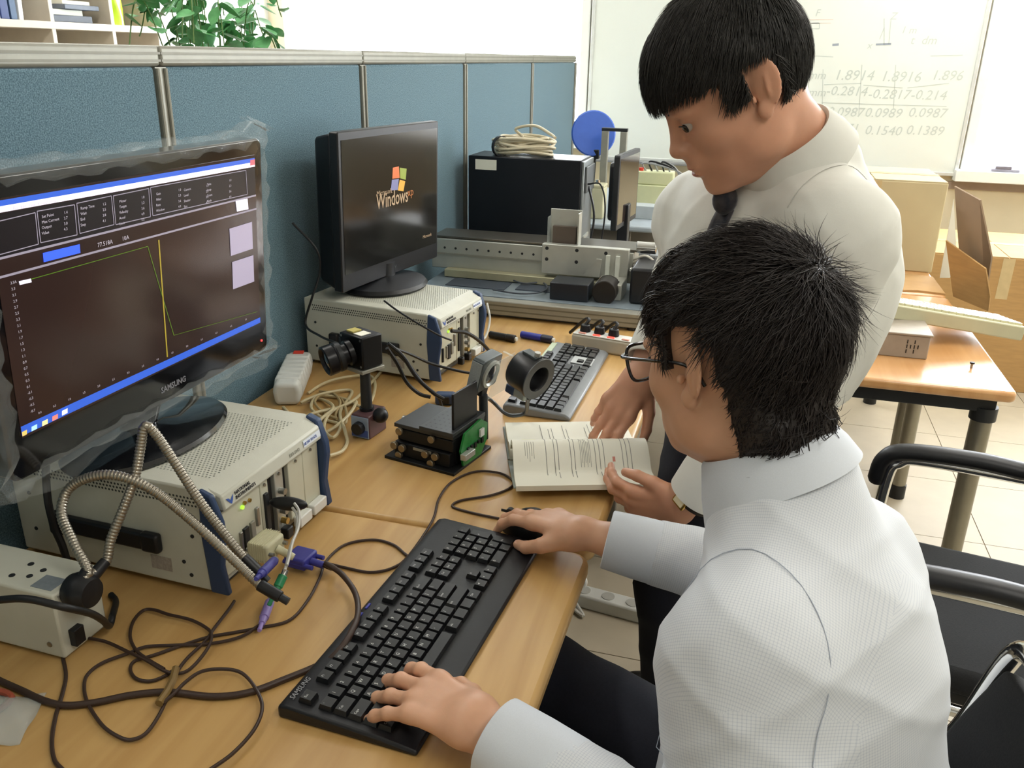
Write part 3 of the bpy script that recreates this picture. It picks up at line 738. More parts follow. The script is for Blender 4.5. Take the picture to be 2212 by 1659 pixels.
sp = MB(); ln(sp, F1, L1, -20, 560, 547, 421, .0028); ln(sp, F1, L1, -20, 601, 548, 450, .0028); sp.build('divider_lines', EG, m1, smooth=0, kind='stuff')
q1('button_pale', [(502, 433), (528, 428), (530, 451), (505, 456)], EW, .0058)
q1('button_blue', [(84, 545), (164, 526), (165.5, 545), (86, 565)], ELB, .0058)
q1('legend_box', [(489, 493), (538, 478), (540, 536), (492, 552)], emis('lcd_lilac', '#9a92a8', .6), .0056)
q1('legend_box', [(495, 565), (541, 550), (543, 607), (497, 624)], MATS['lcd_lilac'], .0056)
g = MB(); ln(g, F1, L1, 58, 602, 312, 531, .0009); ln(g, F1, L1, 312, 531, 369, 723, .0012); ln(g, F1, L1, 369, 723, 550, 672, .0006); g.build('green_trace', emis('lcd_green', '#4a6a1c', .7), m1, smooth=0, kind='stuff')
g = MB(); ln(g, F1, L1, 336, 517, 355, 770, .0026); g.build('yellow_cursor', emis('lcd_yellow', '#8d7d2c', .8), m1, smooth=0)
q1('marker_box', [(32, 606), (58, 600), (60, 608), (34, 614)], EW, .0058)
q1('taskbar', [(36, 921), (557, 684), (558, 695), (36, 942)], EB, .0052)
for nm, u, v, cc in (('start_icon', 44, 932, '#d0b060'), ('task_icon', 66, 920, '#9fd0f0'), ('task_icon', 89, 909, '#f0d890'), ('task_icon', 111, 898, '#e07868'), ('task_icon', 132, 886, '#f0f0f0')):
    q1(nm, [(u - 6, v), (u + 6, v - 6), (u + 6, v + 4), (u - 6, v + 10)], emis('lcd_icon_' + cc, cc, .9), .0058)
its = []
def stxt(body, u, v, size, F=F1, L=L1, **k):
    p = scr_px(F, u, v); o = L(p[0], p[1], .0058)
    its.append((body, size, frame_mtx(o, tuple(F[2]), tuple(F[3])), dict(depth=0.0, **k)))
stxt('77.518A', 203, 533, .0080); stxt('10A', 256, 519, .0080)
its2 = its; 
for k in range(22):
    stxt(['3.5A', '3.3', '3.1', '2.9', '2.7', '2.5', '2.3', '2.1', '1.9', '1.7', '1.5', '1.3', '1.1', '0.9', '0.7', '0.5', '0.3', '0.1', '-0.1', '-0.3', '-0.5', '-0.7'][k], 14 + k * 2.1, 613 + k * 13.2, .0046)
for k in range(15):
    stxt('%.1f' % (k * .5), 75 + k * 32, 893 - k * 14.4, .0040)
for (u, v, rows, bodies) in ((82, 470, 4, ['Set Point', 'Max Current', 'Output', 'Value']), (166, 452, 4, ['Ramp Time', 'Wait', 'End', 'Step']), (250, 437, 5, ['Motor', 'Target', 'Velocity', 'Accel', 'Limit']), (330, 421, 4, ['Gain', 'Filter', 'Rate', 'Window']), (390, 412, 4, ['Camera', 'Level', 'Shutter', 'Size']), (440, 400, 4, ['Time', 'Loop', 'Count', 'Mode'])):
    for r in range(rows):
        stxt(bodies[r], u, v + r * 12, .0050)
        stxt('%d.%d' % (r + 1, (u * 7 + r * 3) % 10), u + 48, v + r * 12 - 9, .0048)
stxt('File  Edit  View  Project  Help', 20, 452, .0052)
for k in range(5): pass
o = join_text('screen_text', its, emis('lcd_text', '#a9a3ae', .65), m1); o['kind'] = 'stuff'
text('maker_lettering', 'SAMSUNG', .0125, frame_mtx(L1(.022, -.178, .0045), tuple(F1[2]), tuple(F1[3])), mat('silver_print', '#8d8d93', .4, .5, var=0), m1, align='CENTER', bold=.0003)
MB().cyl(L1(.258, -.176, .004), L1(.258, -.176, .0055), .0022, n=8).build('power_light', mat('red_led', '#e04040', .4, emit=1.5, var=0), m1)
MB().cyl((-.02, 0, .01), (.012, 0, .08), .026, .022, n=20).build('neck', GLOSS, m1)
MB().lathe([(.005, 0), (.15, 0), (.152, .004), (.146, .009), (.06, .014), (.03, .022), (.005, .024)], n=48, sx=.62, sy=1.0).build('stand_base', GLOSS, m1)
# clear protective film pulled over the panel
def film_mat():
    m = bpy.data.materials.new('clear_film'); m.use_nodes = True; nt = m.node_tree; b = nt.nodes['Principled BSDF']
    b.inputs['Base Color'].default_value = lin('#d7dedd'); b.inputs['Roughness'].default_value = .14; b.inputs['Alpha'].default_value = .06
    n = nt.nodes.new('ShaderNodeTexNoise'); n.inputs['Scale'].default_value = 18; tc = nt.nodes.new('ShaderNodeTexCoord'); nt.links.new(tc.outputs['Object'], n.inputs['Vector'])
    bp = nt.nodes.new('ShaderNodeBump'); bp.inputs['Strength'].default_value = .25; bp.inputs['Distance'].default_value = .01
    nt.links.new(n.outputs['Fac'], bp.inputs['Height']); nt.links.new(bp.outputs[0], b.inputs['Normal'])
    return m
FILM = film_mat()
fm = MB(); R4 = random.Random(9)
NB = 120
def film_ring(o, grow):
    out = []
    x0, x1, z0, z1 = -.277 - grow, .277 + grow, -.197 - grow, .168 + grow
    per = [(x0, z0), (x1, z0), (x1, z1), (x0, z1)]
    for i in range(NB):
        s = 4 * i / NB; k = int(s); f = s - k
        a = per[k]; b = per[(k + 1) % 4]
        p = (a[0] + (b[0] - a[0]) * f, a[1] + (b[1] - a[1]) * f)
        w = 0.004 * math.sin(i * 1.7) + 0.003 * math.sin(i * .61 + grow * 90)
        cr = 0.012 if min(f, 1 - f) < .04 else 0
        nx, nz = [(0, -1), (1, 0), (0, 1), (-1, 0)][k]
        out.append((p[0] + nx * (w + cr), p[1] + nz * (w * .7 + cr), o + .002 * math.sin(i * 2.3)))
    return out
prof = [(.0075, -.012), (.0085, .000), (.008, .008), (-.010, .012), (-.032, .009), (-.058, -.02)]
vs = []
for o, gw in prof: vs += [L1(a, b, c_) for a, b, c_ in film_ring(o, gw)]
fs = [(i * NB + k, i * NB + (k + 1) % NB, (i + 1) * NB + (k + 1) % NB, (i + 1) * NB + k) for i in range(len(prof) - 1) for k in range(NB)]
fm.add(vs, fs); fm.build('protective_film', FILM, m1, smooth=60, solid=0.0003)
# film gusset hanging below the panel and crumpled corners
def gus(a, b):
    w = .01 * math.sin(a * 23 + b * 4) * b
    return L1(-.285 + .575 * a, -.203 - .030 * b - .010 * b * math.sin(a * 9), -.015 + w + .022 * (1 - b))
MB().grid(gus, 60, 4).build('film_gusset', FILM, m1, smooth=60, solid=0.0003)
for (ca, cb, sx, sz) in ((.287, .178, 1, 1), (.290, -.200, 1, -1), (-.285, .178, -1, 1)):
    def cor(a, b, ca=ca, cb=cb, sx=sx, sz=sz): return L1(ca + sx * (.026 * a - .02 * b), cb + sz * (.020 * b + .002 * math.sin(9 * a)), .006 - .03 * b + .006 * math.sin(7 * a + 5 * b))
    MB().grid(cor, 8, 6).build('film_corner', FILM, m1, smooth=60, solid=0.0003)

# --- monitor two
F2 = screen_frame((0.1619, 2.0064, 1.0954), -0.157, -0.0228)
b2 = np.array([0.150, 1.965, DZ + 0.170])
m2 = thing('computer_monitor', 'squarish black monitor showing a coloured boot logo', 'monitor', b2)
def L2(a, b, o): return tuple(F2[0] + F2[2] * a + F2[3] * b + F2[1] * o - b2)
MB().prism(round_rect(-.226, .226, -.184, .184, .006), -.022, .002, frame=L2).build('bezel', BLACK, m2, bevel=.003)
MB().add([L2(a, b, o) for o, k, sh in ((-.022, 1.0, 0), (-.075, .93, 0), (-.095, .80, 0)) for a, b in ((-.222 * k, -.18 * k), (.222 * k, -.18 * k), (.222 * k, .18 * k), (-.222 * k, .18 * k))],
         [(0, 1, 5, 4), (1, 2, 6, 5), (2, 3, 7, 6), (3, 0, 4, 7), (4, 5, 9, 8), (5, 6, 10, 9), (6, 7, 11, 10), (7, 4, 8, 11), (8, 9, 10, 11), (3, 2, 1, 0)]).build('rear_housing', BLACK, m2, bevel=.006)
MB().prism([(-.214, -.142), (.218, -.142), (.218, .166), (-.214, .166)], .0021, .0028, frame=L2).build('screen', mat('lcd_black_glass', '#1c1c1b', .12, var=0, emit=.10), m2)
def q2(name, pts, mm, off=.0034):
    P = [scr_px(F2, u, v) for u, v in pts]
    return MB().add([L2(a, b, off) for a, b in P], [tuple(range(len(P)))]).build(name, mm, m2, smooth=0)
q2('logo_pane', [(846, 362), (859, 359), (861, 384), (845, 386)], emis('logo_red', '#b8633c', .7))
q2('logo_pane', [(861, 362), (876, 364), (874, 388), (862, 385)], emis('logo_green', '#7c8a3c', .7))
q2('logo_pane', [(844, 388), (859, 386), (857, 410), (842, 411)], emis('logo_blue', '#6d6f92', .7))
q2('logo_pane', [(861, 388), (873, 391), (869, 413), (857, 411)], emis('logo_yellow', '#c09040', .7))
p = scr_px(F2, 811, 452)
text('boot_lettering', 'Windows', .052, frame_mtx(L2(p[0], p[1], .0034), tuple(F2[2]), tuple(F2[3])) @ Matrix.Diagonal((.72, 1, 1, 1)), emis('boot_text', '#a08a70', .5), m2, depth=0, bold=.0006)
p = scr_px(F2, 878, 424)
text('boot_lettering', 'xp', .030, frame_mtx(L2(p[0], p[1], .0034), tuple(F2[2]), tuple(F2[3])), emis('boot_orange', '#a0643c', .6), m2, depth=0)
p = scr_px(F2, 811, 424)
text('boot_lettering', 'Microsoft', .018, frame_mtx(L2(p[0], p[1], .0034), tuple(F2[2]), tuple(F2[3])), MATS['boot_text'], m2, depth=0)
p = scr_px(F2, 911, 515)
text('boot_lettering', 'Microsoft', .012, frame_mtx(L2(p[0], p[1], .0034), tuple(F2[2]), tuple(F2[3])), MATS['boot_text'], m2, depth=0)
text('maker_lettering', 'PAVV', .012, frame_mtx(L2(-.005, -.170, .0026), tuple(F2[2]), tuple(F2[3])), mat('dim_print', '#5e6064', .4, var=0), m2, align='CENTER')
MB().cyl((-.03, .03, .008), (-.02, .03, .06), .045, .035, n=20).build('neck', BLACK, m2)
MB().lathe([(.005, 0), (.122, 0), (.127, .006), (.120, .014), (.05, .020), (.005, .022)], n=44, sx=.85).build('stand_base', BLACK, m2)

# ------------------------------------------------------------------ keyboards
KEYM = mat('black_keycap', '#17181a', .38, var=.05)
def keyboard(label, c, rz, wid, lng, thick, case_m, key_m, palm, margin, legends, x_rows):
    t = thing('keyboard', label, 'keyboard', (c[0], c[1], DZ), rz=rz)
    a, b = wid / 2, lng / 2
    # profile across: far edge (-x) thicker, tapering to the palm edge (+x)
    MB().prism([(-a, 0), (a, 0), (a, thick * .35), (a - palm, thick * .62), (-a + .012, thick), (-a, thick * .8)], -b, b, frame=lambda p, q, r: (p, r, q)).build('case', case_m, t, bevel=.004)
    def zt(x): 
        f = (x - (-a + .012)) / (2 * a - palm - .012); return thick + (thick * .62 - thick) * f
    pit = .0190
    meshes = {}
    def keymesh(w, h):
        k = (round(w, 4), round(h, 4))
        if k not in meshes:
            hw, hh = w / 2 - .0009, h / 2 - .0009
            B = MB(); lo = [(-hh, -hw, 0), (hh, -hw, 0), (hh, hw, 0), (-hh, hw, 0)]; hi = [(x * .82, y * .84, .0062) for x, y, _ in lo]
            B.add(lo + hi, [(3, 2, 1, 0), (4, 5, 6, 7), (0, 1, 5, 4), (1, 2, 6, 5), (2, 3, 7, 6), (3, 0, 4, 7)])
            meshes[k] = B.mesh('key', 0); meshes[k].materials.append(key_m)
        return meshes[k]
    its = []
    y00 = -b + margin
    slope = math.atan2(thick * .38, 2 * a - palm - .012)
    def key(col, row, w, leg, h=1.0):
        y = y00 + (col + w / 2) * pit; x = x_rows + row * pit
        z = zt(x) + .0004
        inst(keymesh(w * pit, h * pit), 'key', t, (x, y, z), (0, slope, 0))
        if legends and leg:
            its.append((leg, .0064 if len(leg) < 2 else .0042, frame_mtx((x + .0005, y - (w * pit / 2 - .004), z + .0066), (0, 1, 0), (-1, 0, slope)), dict(depth=0.0)))
    rows = ['`1234567890-=', 'QWERTYUIOP[]', 'ASDFGHJKL;\'', 'ZXCVBNM,./']
    fx = 0
    key(0, 0, 1, 'Esc')
    for i in range(12): key(2 + i + .5 * (i // 4), 0, 1, 'F%d' % (i + 1))
    for i, ch in enumerate(rows[0]): key(i, 1.4, 1, ch)
    key(13, 1.4, 2, 'Back')
    key(0, 2.4, 1.5, 'Tab')
    for i, ch in enumerate(rows[1]): key(1.5 + i, 2.4, 1, ch)
    key(13.5, 2.4, 1.5, '\\')
    key(0, 3.4, 1.75, 'Caps')
    for i, ch in enumerate(rows[2]): key(1.75 + i, 3.4, 1, ch)
    key(12.75, 3.4, 2.25, 'Enter')
    key(0, 4.4, 2.25, 'Shift')
    for i, ch in enumerate(rows[3]): key(2.25 + i, 4.4, 1, ch)
    key(12.25, 4.4, 2.75, 'Shift')
    cx = 0
    for w_, l_ in ((1.25, 'Ctrl'), (1.25, ''), (1.25, 'Alt'), (6.25, ''), (1.25, 'Alt'), (1.25, ''), (1.25, ''), (1.25, 'Ctrl')):
        key(cx, 5.4, w_, l_); cx += w_
    n0 = 15.35
    for i, l_ in enumerate(('PrS', 'Scr', 'Pau')): key(n0 + i, 0, 1, l_)
    for i, l_ in enumerate(('Ins', 'Hm', 'PU')): key(n0 + i, 1.4, 1, l_)
    for i, l_ in enumerate(('Del', 'End', 'PD')): key(n0 + i, 2.4, 1, l_)
    key(n0 + 1, 4.4, 1, '^')
    for i, l_ in enumerate('<v>'): key(n0 + i, 5.4, 1, l_)
    n1 = 18.7
    for r_, s_ in ((1.4, '#/*-'), (2.4, '789'), (3.4, '456'), (4.4, '123')):
        for i, ch in enumerate(s_): key(n1 + i, r_, 1, ch)
    key(n1, 5.4, 2, '0'); key(n1 + 2, 5.4, 1, '.'); key(n1 + 3, 2.9, 1, '+', 2.0); key(n1 + 3, 4.9, 1, 'Ent', 2.0)
    if its:
        join_text('key_legends', its, WHITEINK, t)['kind'] = 'stuff'
    return t, a, b, zt
KB1, a, b, zt = keyboard('long black keyboard under the seated man\'s left hand', (0.6750, 0.915), math.radians(-3.3), .178, .462, .020, BLACK, KEYM, .046, .011, True, -.089 + .030)
text('maker_lettering', 'SAMSUNG', .0085, frame_mtx((-a + .015, -b + .012, .0204), (0, 1, 0), (-1, 0, .3)), mat('grey_keyboard_print', '#8f9094', .5, var=0), KB1)
for k in range(2): MB().bb(-a + .008, -a + .011, -.055 + k * .022, -.043 + k * .022, .0185, .0212).build('blue_marking', mat('blue_print', '#3a3c9a', .5, var=0), KB1)
KB2, a, b, zt = keyboard('compact keyboard with silver rim beside the power strip', (0.640, 1.868), math.radians(-0.5), .150, .455, .024, mat('silver_grey_plastic', '#82868a', .4, .2), KEYM, .012, .010, False, -.075 + .017)
MB().bb(-a + .002, -a + .016, .09, .21, .0235, .0262).build('label_strip', mat('pale_green_label', '#b9c7ae', .5, var=.05), KB2)
MB().box((.030, .112, zt(.030) + .0020), (.052, .052, .002), rot=Matrix.Rotation(math.atan2(.024 * .38, .126), 3, 'Y')).build('nav_inset', mat('pale_key_well', '#b6babb', .5, var=.03), KB2)

# ------------------------------------------------------------------ mouse
mp = at(1135, 1150)
MS = thing('computer_mouse', 'black mouse under the seated man\'s right hand', 'mouse', (mp[0] + .005, mp[1] + 0.004, DZ), rz=math.radians(172))
def mouse_fn(a_, b_):
    an = 2 * math.pi * a_
    x = .052 * math.cos(an) * (1 - .10 * math.sin(an) ** 2); y = .031 * math.sin(an)
    f = math.cos(b_ * math.pi / 2); h = math.sin(b_ * math.pi / 2)
    hh = .036 * (1 - .25 * (x / .052) ** 2 - (.14 * x / .052))
    return (x * (f ** .45), y * (f ** .45), .002 + hh * h)
MB().grid(mouse_fn, 40, 10).build('shell', BLACK, MS)
MB().prism([(.048 * math.cos(k * .314) , .028 * math.sin(k * .314)) for k in range(20)], 0, .004).build('sole', DARK, MS)
MB().cyl((.034, -.004, .0285), (.034, .004, .0285), .007, n=16).build('scroll_wheel', DARK, MS)
MB().bb(.012, .050, -.0008, .0008, .026, .0305).build('button_seam', DARK, MS)

# ------------------------------------------------------------------ cables on the desk
def cable(name, label, pts, r, mm, cat='cable', n=8, sub=8, group=None):
    o = MB().tube(catmull(pts, sub), r, n).build(name, mm)
    return tag(o, label, cat, group)
def dk(L, z=DZ, r=.0025): return [at(u, v, z + r) for u, v in L]
cable('mouse_cable', 'thin brown mouse cable looping beside the open book', dk([(1078, 1120), (1030, 1110), (985, 1098), (978, 1090), (1000, 1080), (1060, 1070), (1100, 1055), (1108, 1040), (1080, 1022), (1025, 1019), (975, 1042), (948, 1078), (934, 1125), (885, 1198), (850, 1226), (800, 1236), (745, 1226), (690, 1213), (655, 1209)]), .0022, CABLE)
z4 = lambda L: [(x / 3.16, 1140 + y / 3.16) for x, y in L]
cable('keyboard_cable', 'thin brown cable looping from the far keyboard corner to lilac plug', dk([(905, 1190), (885, 1203), (850, 1177), (805, 1166), (745, 1177), (705, 1212), (690, 1250), (665, 1297), (625, 1340), (560, 1356)] + z4([(1600, 715), (1430, 745), (1250, 800), (1050, 870), (920, 910), (890, 970), (930, 1030), (1020, 1048), (1110, 1020), (1180, 975)])), .0022, CABLE)
cable('loose_cable', 'thin brown cable forming the big teardrop loop at lower left', dk(z4([(1770, 665), (1640, 745), (1430, 792), (1200, 802), (1000, 812), (880, 855), (700, 922), (600, 1000), (575, 1085), (600, 1200), (700, 1350), (820, 1432), (905, 1446), (1000, 1400), (1085, 1280), (1150, 1140), (1190, 1020), (1270, 900), (1400, 775), (1460, 690), (1560, 560), (1600, 500)]), r=.004), .0022, CABLE)
cable('loose_cable', 'thin brown cable crossing under the bundle from the light box', dk(z4([(565, 748), (720, 778), (880, 850), (1000, 905), (1130, 980), (1240, 992), (1330, 935), (1425, 810), (1442, 725), (1400, 678), (1300, 628), (1150, 592), (1050, 560), (975, 566), (910, 640), (888, 740), (925, 830), (1000, 893), (1120, 965)]), r=.0065), .0022, CABLE)
cable('power_lead', 'brown lead running down from the light box socket', [at(167, 1372, DZ + .03), at(150, 1386, DZ + .006)] + dk(z4([(428, 850), (450, 1000), (430, 1120), (380, 1290), (355, 1450), (370, 1580), (420, 1645), (480, 1700)])), .0024, CABLE)
cable('loose_cable', 'thin brown cable sweeping right below the bundle to bottom edge', dk(z4([(1380, 1680), (1450, 1640), (1600, 1530), (1740, 1370), (1790, 1220), (1740, 1090), (1650, 992), (1530, 965), (1380, 980), (1270, 1050), (1190, 1130), (1110, 1195)]), r=.009), .0022, CABLE)
tie = tag(MB().tube(dk(z4([(1200, 960), (1180, 1040), (1140, 1120), (1085, 1200)]), r=.010), .0048, 8).build('cable_tie', mat('clear_twist_tie', '#7a6238', .3, var=.1)), 'small twist tie gathering the brown cables', 'cable tie')
vg = dk(z4([(-40, 1020), (0, 1045), (150, 1112), (300, 1180), (450, 1213), (650, 1193), (900, 1142), (1150, 1122), (1450, 1152), (1700, 1124), (1950, 1032), (2150, 950)]), r=.0045) + [at(712, 1425, DZ + .016), at(748, 1385, DZ + .026), at(772, 1332, DZ + .024), at(768, 1283, DZ + .020), at(738, 1240, DZ + .022), at(705, 1218, DZ + .030), VGA_END + np.array([.012, 0, -.003]), VGA_END]
cable('monitor_cable', 'thick dark brown video cable curving across the desk front', vg, .0042, CABLE, n=10)

# ------------------------------------------------------------------ fibre light source with two gooseneck guides
lx, ly, lyaw, lw, lh, ld = 0.2721, 0.7409, -0.10, 0.084, 0.104, 0.24
p1 = at(142, 1430); p2 = at(234, 1355)
lyaw = math.atan2(p2[1] - p1[1], p2[0] - p1[0]) - math.pi / 2
lw = float(np.hypot(*(p2 - p1)[:2])); cen = (p1 + p2) / 2
lh = 0.098
n_ = np.array([math.cos(lyaw), math.sin(lyaw)])
LB = thing('fibre_light_source', 'cream metal light box with two flexible steel light guides', 'lamp', (cen[0] - n_[0] * ld / 2, cen[1] - n_[1] * ld / 2, DZ), rz=lyaw)
LBI = (Matrix.Translation(LB.location) @ LB.rotation_euler.to_matrix().to_4x4()).inverted()
def lb(p): return np.array(LBI @ Vector([float(q) for q in p]))
MB().bb(-ld / 2, ld / 2, -lw / 2, lw / 2, .004, lh).build('case', CREAMM, LB, bevel=.003)
for s in (-1, 1):
    MB().cyl((s * .09, -lw / 2 + .015, 0), (s * .09, -lw / 2 + .015, .005), .008, n=12).build('foot', BLACK, LB)
    MB().cyl((s * .09, lw / 2 - .015, 0), (s * .09, lw / 2 - .015, .005), .008, n=12).build('foot', BLACK, LB)
MB().bb(ld / 2 - .042, ld / 2 - .010, -lw / 2 + .008, lw / 2 - .040, lh, lh + .0006).build('name_plate', mat('slate_label', '#7b8389', .4, var=.1, scale=200), LB)
text('case_lettering', 'TEKNO OPTICS', .008, frame_mtx((ld / 2 + .0005, -lw / 2 + .006, lh - .010), (0, 1, 0), (0, 0, 1)), INK, LB)
for (px, py) in ((.040, .01), (.066, .004), (.060, -.012), (.038, -.018)): MB().cyl((px, py, lh), (px, py, lh + .0008), .004, n=12).build('punched_hole', DARK, LB)
for k in range(6): MB().bb(-.055 + k * .008, -.0525 + k * .008, -lw / 2 - .0006, -lw / 2, lh - .038, lh - .012).build('vent_slot', DARK, LB)
MB().bb(ld / 2, ld / 2 + .010, -lw / 2 + .012, -lw / 2 + .028, .016, .040).build('power_socket', BLACK, LB, bevel=.001)
MB().cyl((ld / 2 - .02, -lw / 2 - .001, .022), (ld / 2 - .02, -lw / 2, .022), .004, n=10).build('case_screw', STEEL, LB)
GN = mat('flexible_steel_conduit', '#9c968a', .3, .85, var=.04)
hub = lb(aty(203, 1283, ly - 0.015) + np.array([.006, 0, 0])); hub[0] = ld / 2 + .014
MB().lathe([(.004, -.014), (.020, -.014), (.024, -.004), (.024, .008), (.018, .018), (.004, .02)], c=tuple(hub), axis=(1, 0, 0), n=24).build('outlet_hub', BLACK, LB)
def goose(pts, tip, r=.0062):
    c = catmull([lb(p) for p in pts], 40)
    seg = np.linalg.norm(np.diff(c, axis=0), axis=1); s = np.concatenate([[0], np.cumsum(seg)])
    N = int(s[-1] / .0011); u = np.linspace(0, s[-1], N); C_ = np.stack([np.interp(u, s, c[:, k]) for k in range(3)], 1)
    R_ = [r * (1.0 + .085 * math.sin(2 * math.pi * q / .0044)) for q in u]
    MB().tube(C_, R_, 12).build('light_guide', GN, LB, smooth=80)
    tp = [lb(p) for p in tip]
    MB().cyl(tp[0], tp[1], .0078, n=16).build('guide_tip', BLACK, LB, bevel=.001)
    d = (tp[1] - tp[0]) / np.linalg.norm(tp[1] - tp[0])
    MB().cyl(tp[1], tp[1] + d * .012, .0052, n=16).build('tip_ferrule', DARK, LB)
hw_ = np.array((Matrix.Translation(LB.location) @ LB.rotation_euler.to_matrix().to_4x4()) @ Vector(hub.tolist()))
g1 = [hw_ + np.array([.0, -.006, .012]), aty(190, 1235, .735), aty(160, 1175, .75), aty(133, 1110, .77), aty(150, 1055, .79), aty(205, 1028, .80), aty(265, 1030, .81), aty(335, 1062, .82), aty(420, 1130, .83), aty(500, 1205, .83), aty(562, 1265, .83)]
goose(g1, [aty(560, 1263, .83), aty(606, 1290, .83)])
MB().cyl(lb(hw_ + np.array([0, -.006, .006])), lb(aty(188, 1232, .735)), .0085, .0072, n=14).build('guide_socket', BLACK, LB)
g2 = [hw_ + np.array([.004, .010, .014]), aty(228, 1215, .765), aty(240, 1165, .78), aty(268, 1095, .80), aty(292, 1030, .82), aty(303, 970, .835), aty(313, 921, .845), aty(338, 940, .85), aty(375, 995, .85), aty(430, 1080, .85), aty(490, 1160, .85), aty(528, 1207, .85)]
goose(g2, [aty(526, 1204, .85), aty(565, 1242, .85)])
MB().cyl(lb(hw_ + np.array([.004, .010, .008])), lb(aty(228, 1213, .765)), .0085, .0072, n=14).build('guide_socket', BLACK, LB)
cable('power_lead', 'thick dark lead draped across the light box from left edge', [aty(-40, 1305, .64), aty(0, 1296, .65), aty(60, 1294, .655), aty(140, 1312, .665), aty(195, 1325, .70), aty(222, 1340, .73), aty(236, 1352, .755), at(243, 1330, DZ + .02), at(250, 1300, DZ + .006), at(240, 1285, DZ + .005)], .0045, CABLEB, n=10)
# thin dark cord down the near side of chassis one
cable('loose_cable', 'black cord hanging down beside the chassis handle', [aty(98, 985, .855), aty(100, 1040, .855), aty(105, 1090, .85), aty(118, 1140, .852), aty(135, 1180, .853), aty(150, 1230, .853)], .0052, CABLEB)
# ------------------------------------------------------------------ power strips and small things on the second desk
p0 = at(622, 873); p1_ = at(650, 805)
d_ = (p1_ - p0)[:2]; yaw_ = math.atan2(d_[1], d_[0])
t = thing('power_strip', 'white ribbed power strip lying against the blue partition', 'power strip', (p0[0] + d_[0] * .5, p0[1] + d_[1] * .5, DZ), rz=yaw_)
Ls = float(np.hypot(*d_)) + .02
MB().prism([(-.026, 0), (.026, 0), (.030, .030), (.026, .052), (-.026, .052), (-.030, .030)], -Ls / 2, Ls / 2, frame=lambda x, y, z: (z, x, y)).build('body', WHITEP, t, bevel=.010, seg=4)
for k in range(6):
    xx = -Ls / 2 + .03 + k * (Ls - .05) / 6
    MB().prism([(-.028, .006), (.0285, .006), (.0325, .030), (.0275, .0545), (-.0275, .0545), (-.0325, .030)], xx, xx + .024, frame=lambda x, y, z: (z, x, y)).build('outlet_segment', WHITEP, t, bevel=.004)
MB().bb(Ls / 2 - .03, Ls / 2 - .012, -.012, .012, .054, .0575).build('switch', RED, t, bevel=.001)
pl_, pr_ = at(1236, 752), at(1400, 780)
d_ = (pr_ - pl_)[:2]; yaw_ = math.atan2(d_[1], d_[0]); Ls = float(np.hypot(*d_))
t = thing('power_strip', 'cream power strip with glowing red switches and black plugs', 'power strip', (pl_[0] + d_[0] / 2, pl_[1] + d_[1] / 2 + .024, DZ), rz=yaw_)
MB().bb(-Ls / 2, Ls / 2, -.024, .024, 0, .040).build('body', mat('cream_strip_plastic', '#b9b2a2', .45), t, bevel=.006)
MB().bb(-Ls / 2 + .003, Ls / 2 - .003, -.0225, .0225, .040, .0425).build('outlet_face', WHITEP, t, bevel=.002)
RG = mat('glowing_red_switch', '#ff5a4a', .4, emit=.7, var=0)
for k in range(4):
    xx = -Ls / 2 + .028 + k * .040
    MB().bb(xx - .010, xx + .010, -.019, -.011, .0425, .0455).build('switch', RG if k in (1, 2) else mat('pale_red_switch', '#e0a090', .4), t, bevel=.001)
    if k < 3:
        q = MB().cyl((xx, .006, .0425), (xx, .006, .062), .015, .012, n=16).build('plug', BLACK, t, bevel=.002)
        MB().tube(catmull([(xx, .006, .060), (xx + .004, .018, .072), (xx - .02, .05, .060), (xx - .07, .07, .01)]), .0045, 8).build('plug_cord', CABLEB, q)
def marker(label, p, q, body, cap):
    p = np.array(p); q = np.array(q); o = (p + q) / 2; o[2] -= .0
    t = thing('marker_pen', label, 'pen', (o[0], o[1], DZ))
    P = p - np.array([o[0], o[1], DZ]); Q = q - np.array([o[0], o[1], DZ]); d = (Q - P)
    MB().cyl(P, P + d * .62, .0095, n=16).build('barrel', body, t, bevel=.0015)
    MB().cyl(P + d * .62, P + d * .93, .0105, n=16).build('cap', cap, t, bevel=.0015)
    MB().cyl(P + d * .93, Q, .006, n=12).build('end_plug', WHITEP, t, bevel=.001)
BLU = mat('marker_blue', '#26309a', .35)
marker('dark blue marker pen lying behind the compact keyboard', at(1126, 722, DZ + .0105) + np.array([0, 0, 0]), at(1198, 735, DZ + .0105), BLU, mat('marker_dark_navy', '#151a35', .35))
marker('black marker pen lying left of the blue one', at(1058, 722, DZ + .0105), at(1117, 733, DZ + .0105), BLACK, mat('marker_dark_brown', '#1d1714', .4))
# cream cable tangle behind the first chassis
R5 = random.Random(21)
def tang(L, r=.0035): return [at(u, v, DZ + .004 + .004 * (i % 3)) for i, (u, v) in enumerate(L)]
cable('extension_lead', 'cream extension lead snaking from white power strip around magnet base', tang([(612, 880), (640, 905), (680, 892), (740, 878), (770, 868), (745, 905), (700, 935), (690, 910), (720, 880), (690, 862), (650, 870), (700, 850), (760, 845), (735, 890), (745, 930), (750, 955), (738, 975), (712, 985)]), .0036, CABLEW)
cable('extension_lead', 'cream cable coil between camera post and power strip', tang([(665, 850), (700, 828), (745, 815), (800, 812), (810, 840), (790, 880), (745, 862), (690, 855), (672, 880), (700, 905), (735, 918), (720, 945), (700, 925), (716, 890), (770, 860), (826, 800)]), .0034, CABLEW)
cable('extension_lead', 'short cream cable loop beside the magnet base', tang([(690, 845), (720, 850), (735, 870), (725, 900), (745, 915), (748, 890), (735, 860), (700, 850), (680, 868), (700, 892), (728, 905)]), .003, mat('dull_cream_cable', '#a8946a', .5))

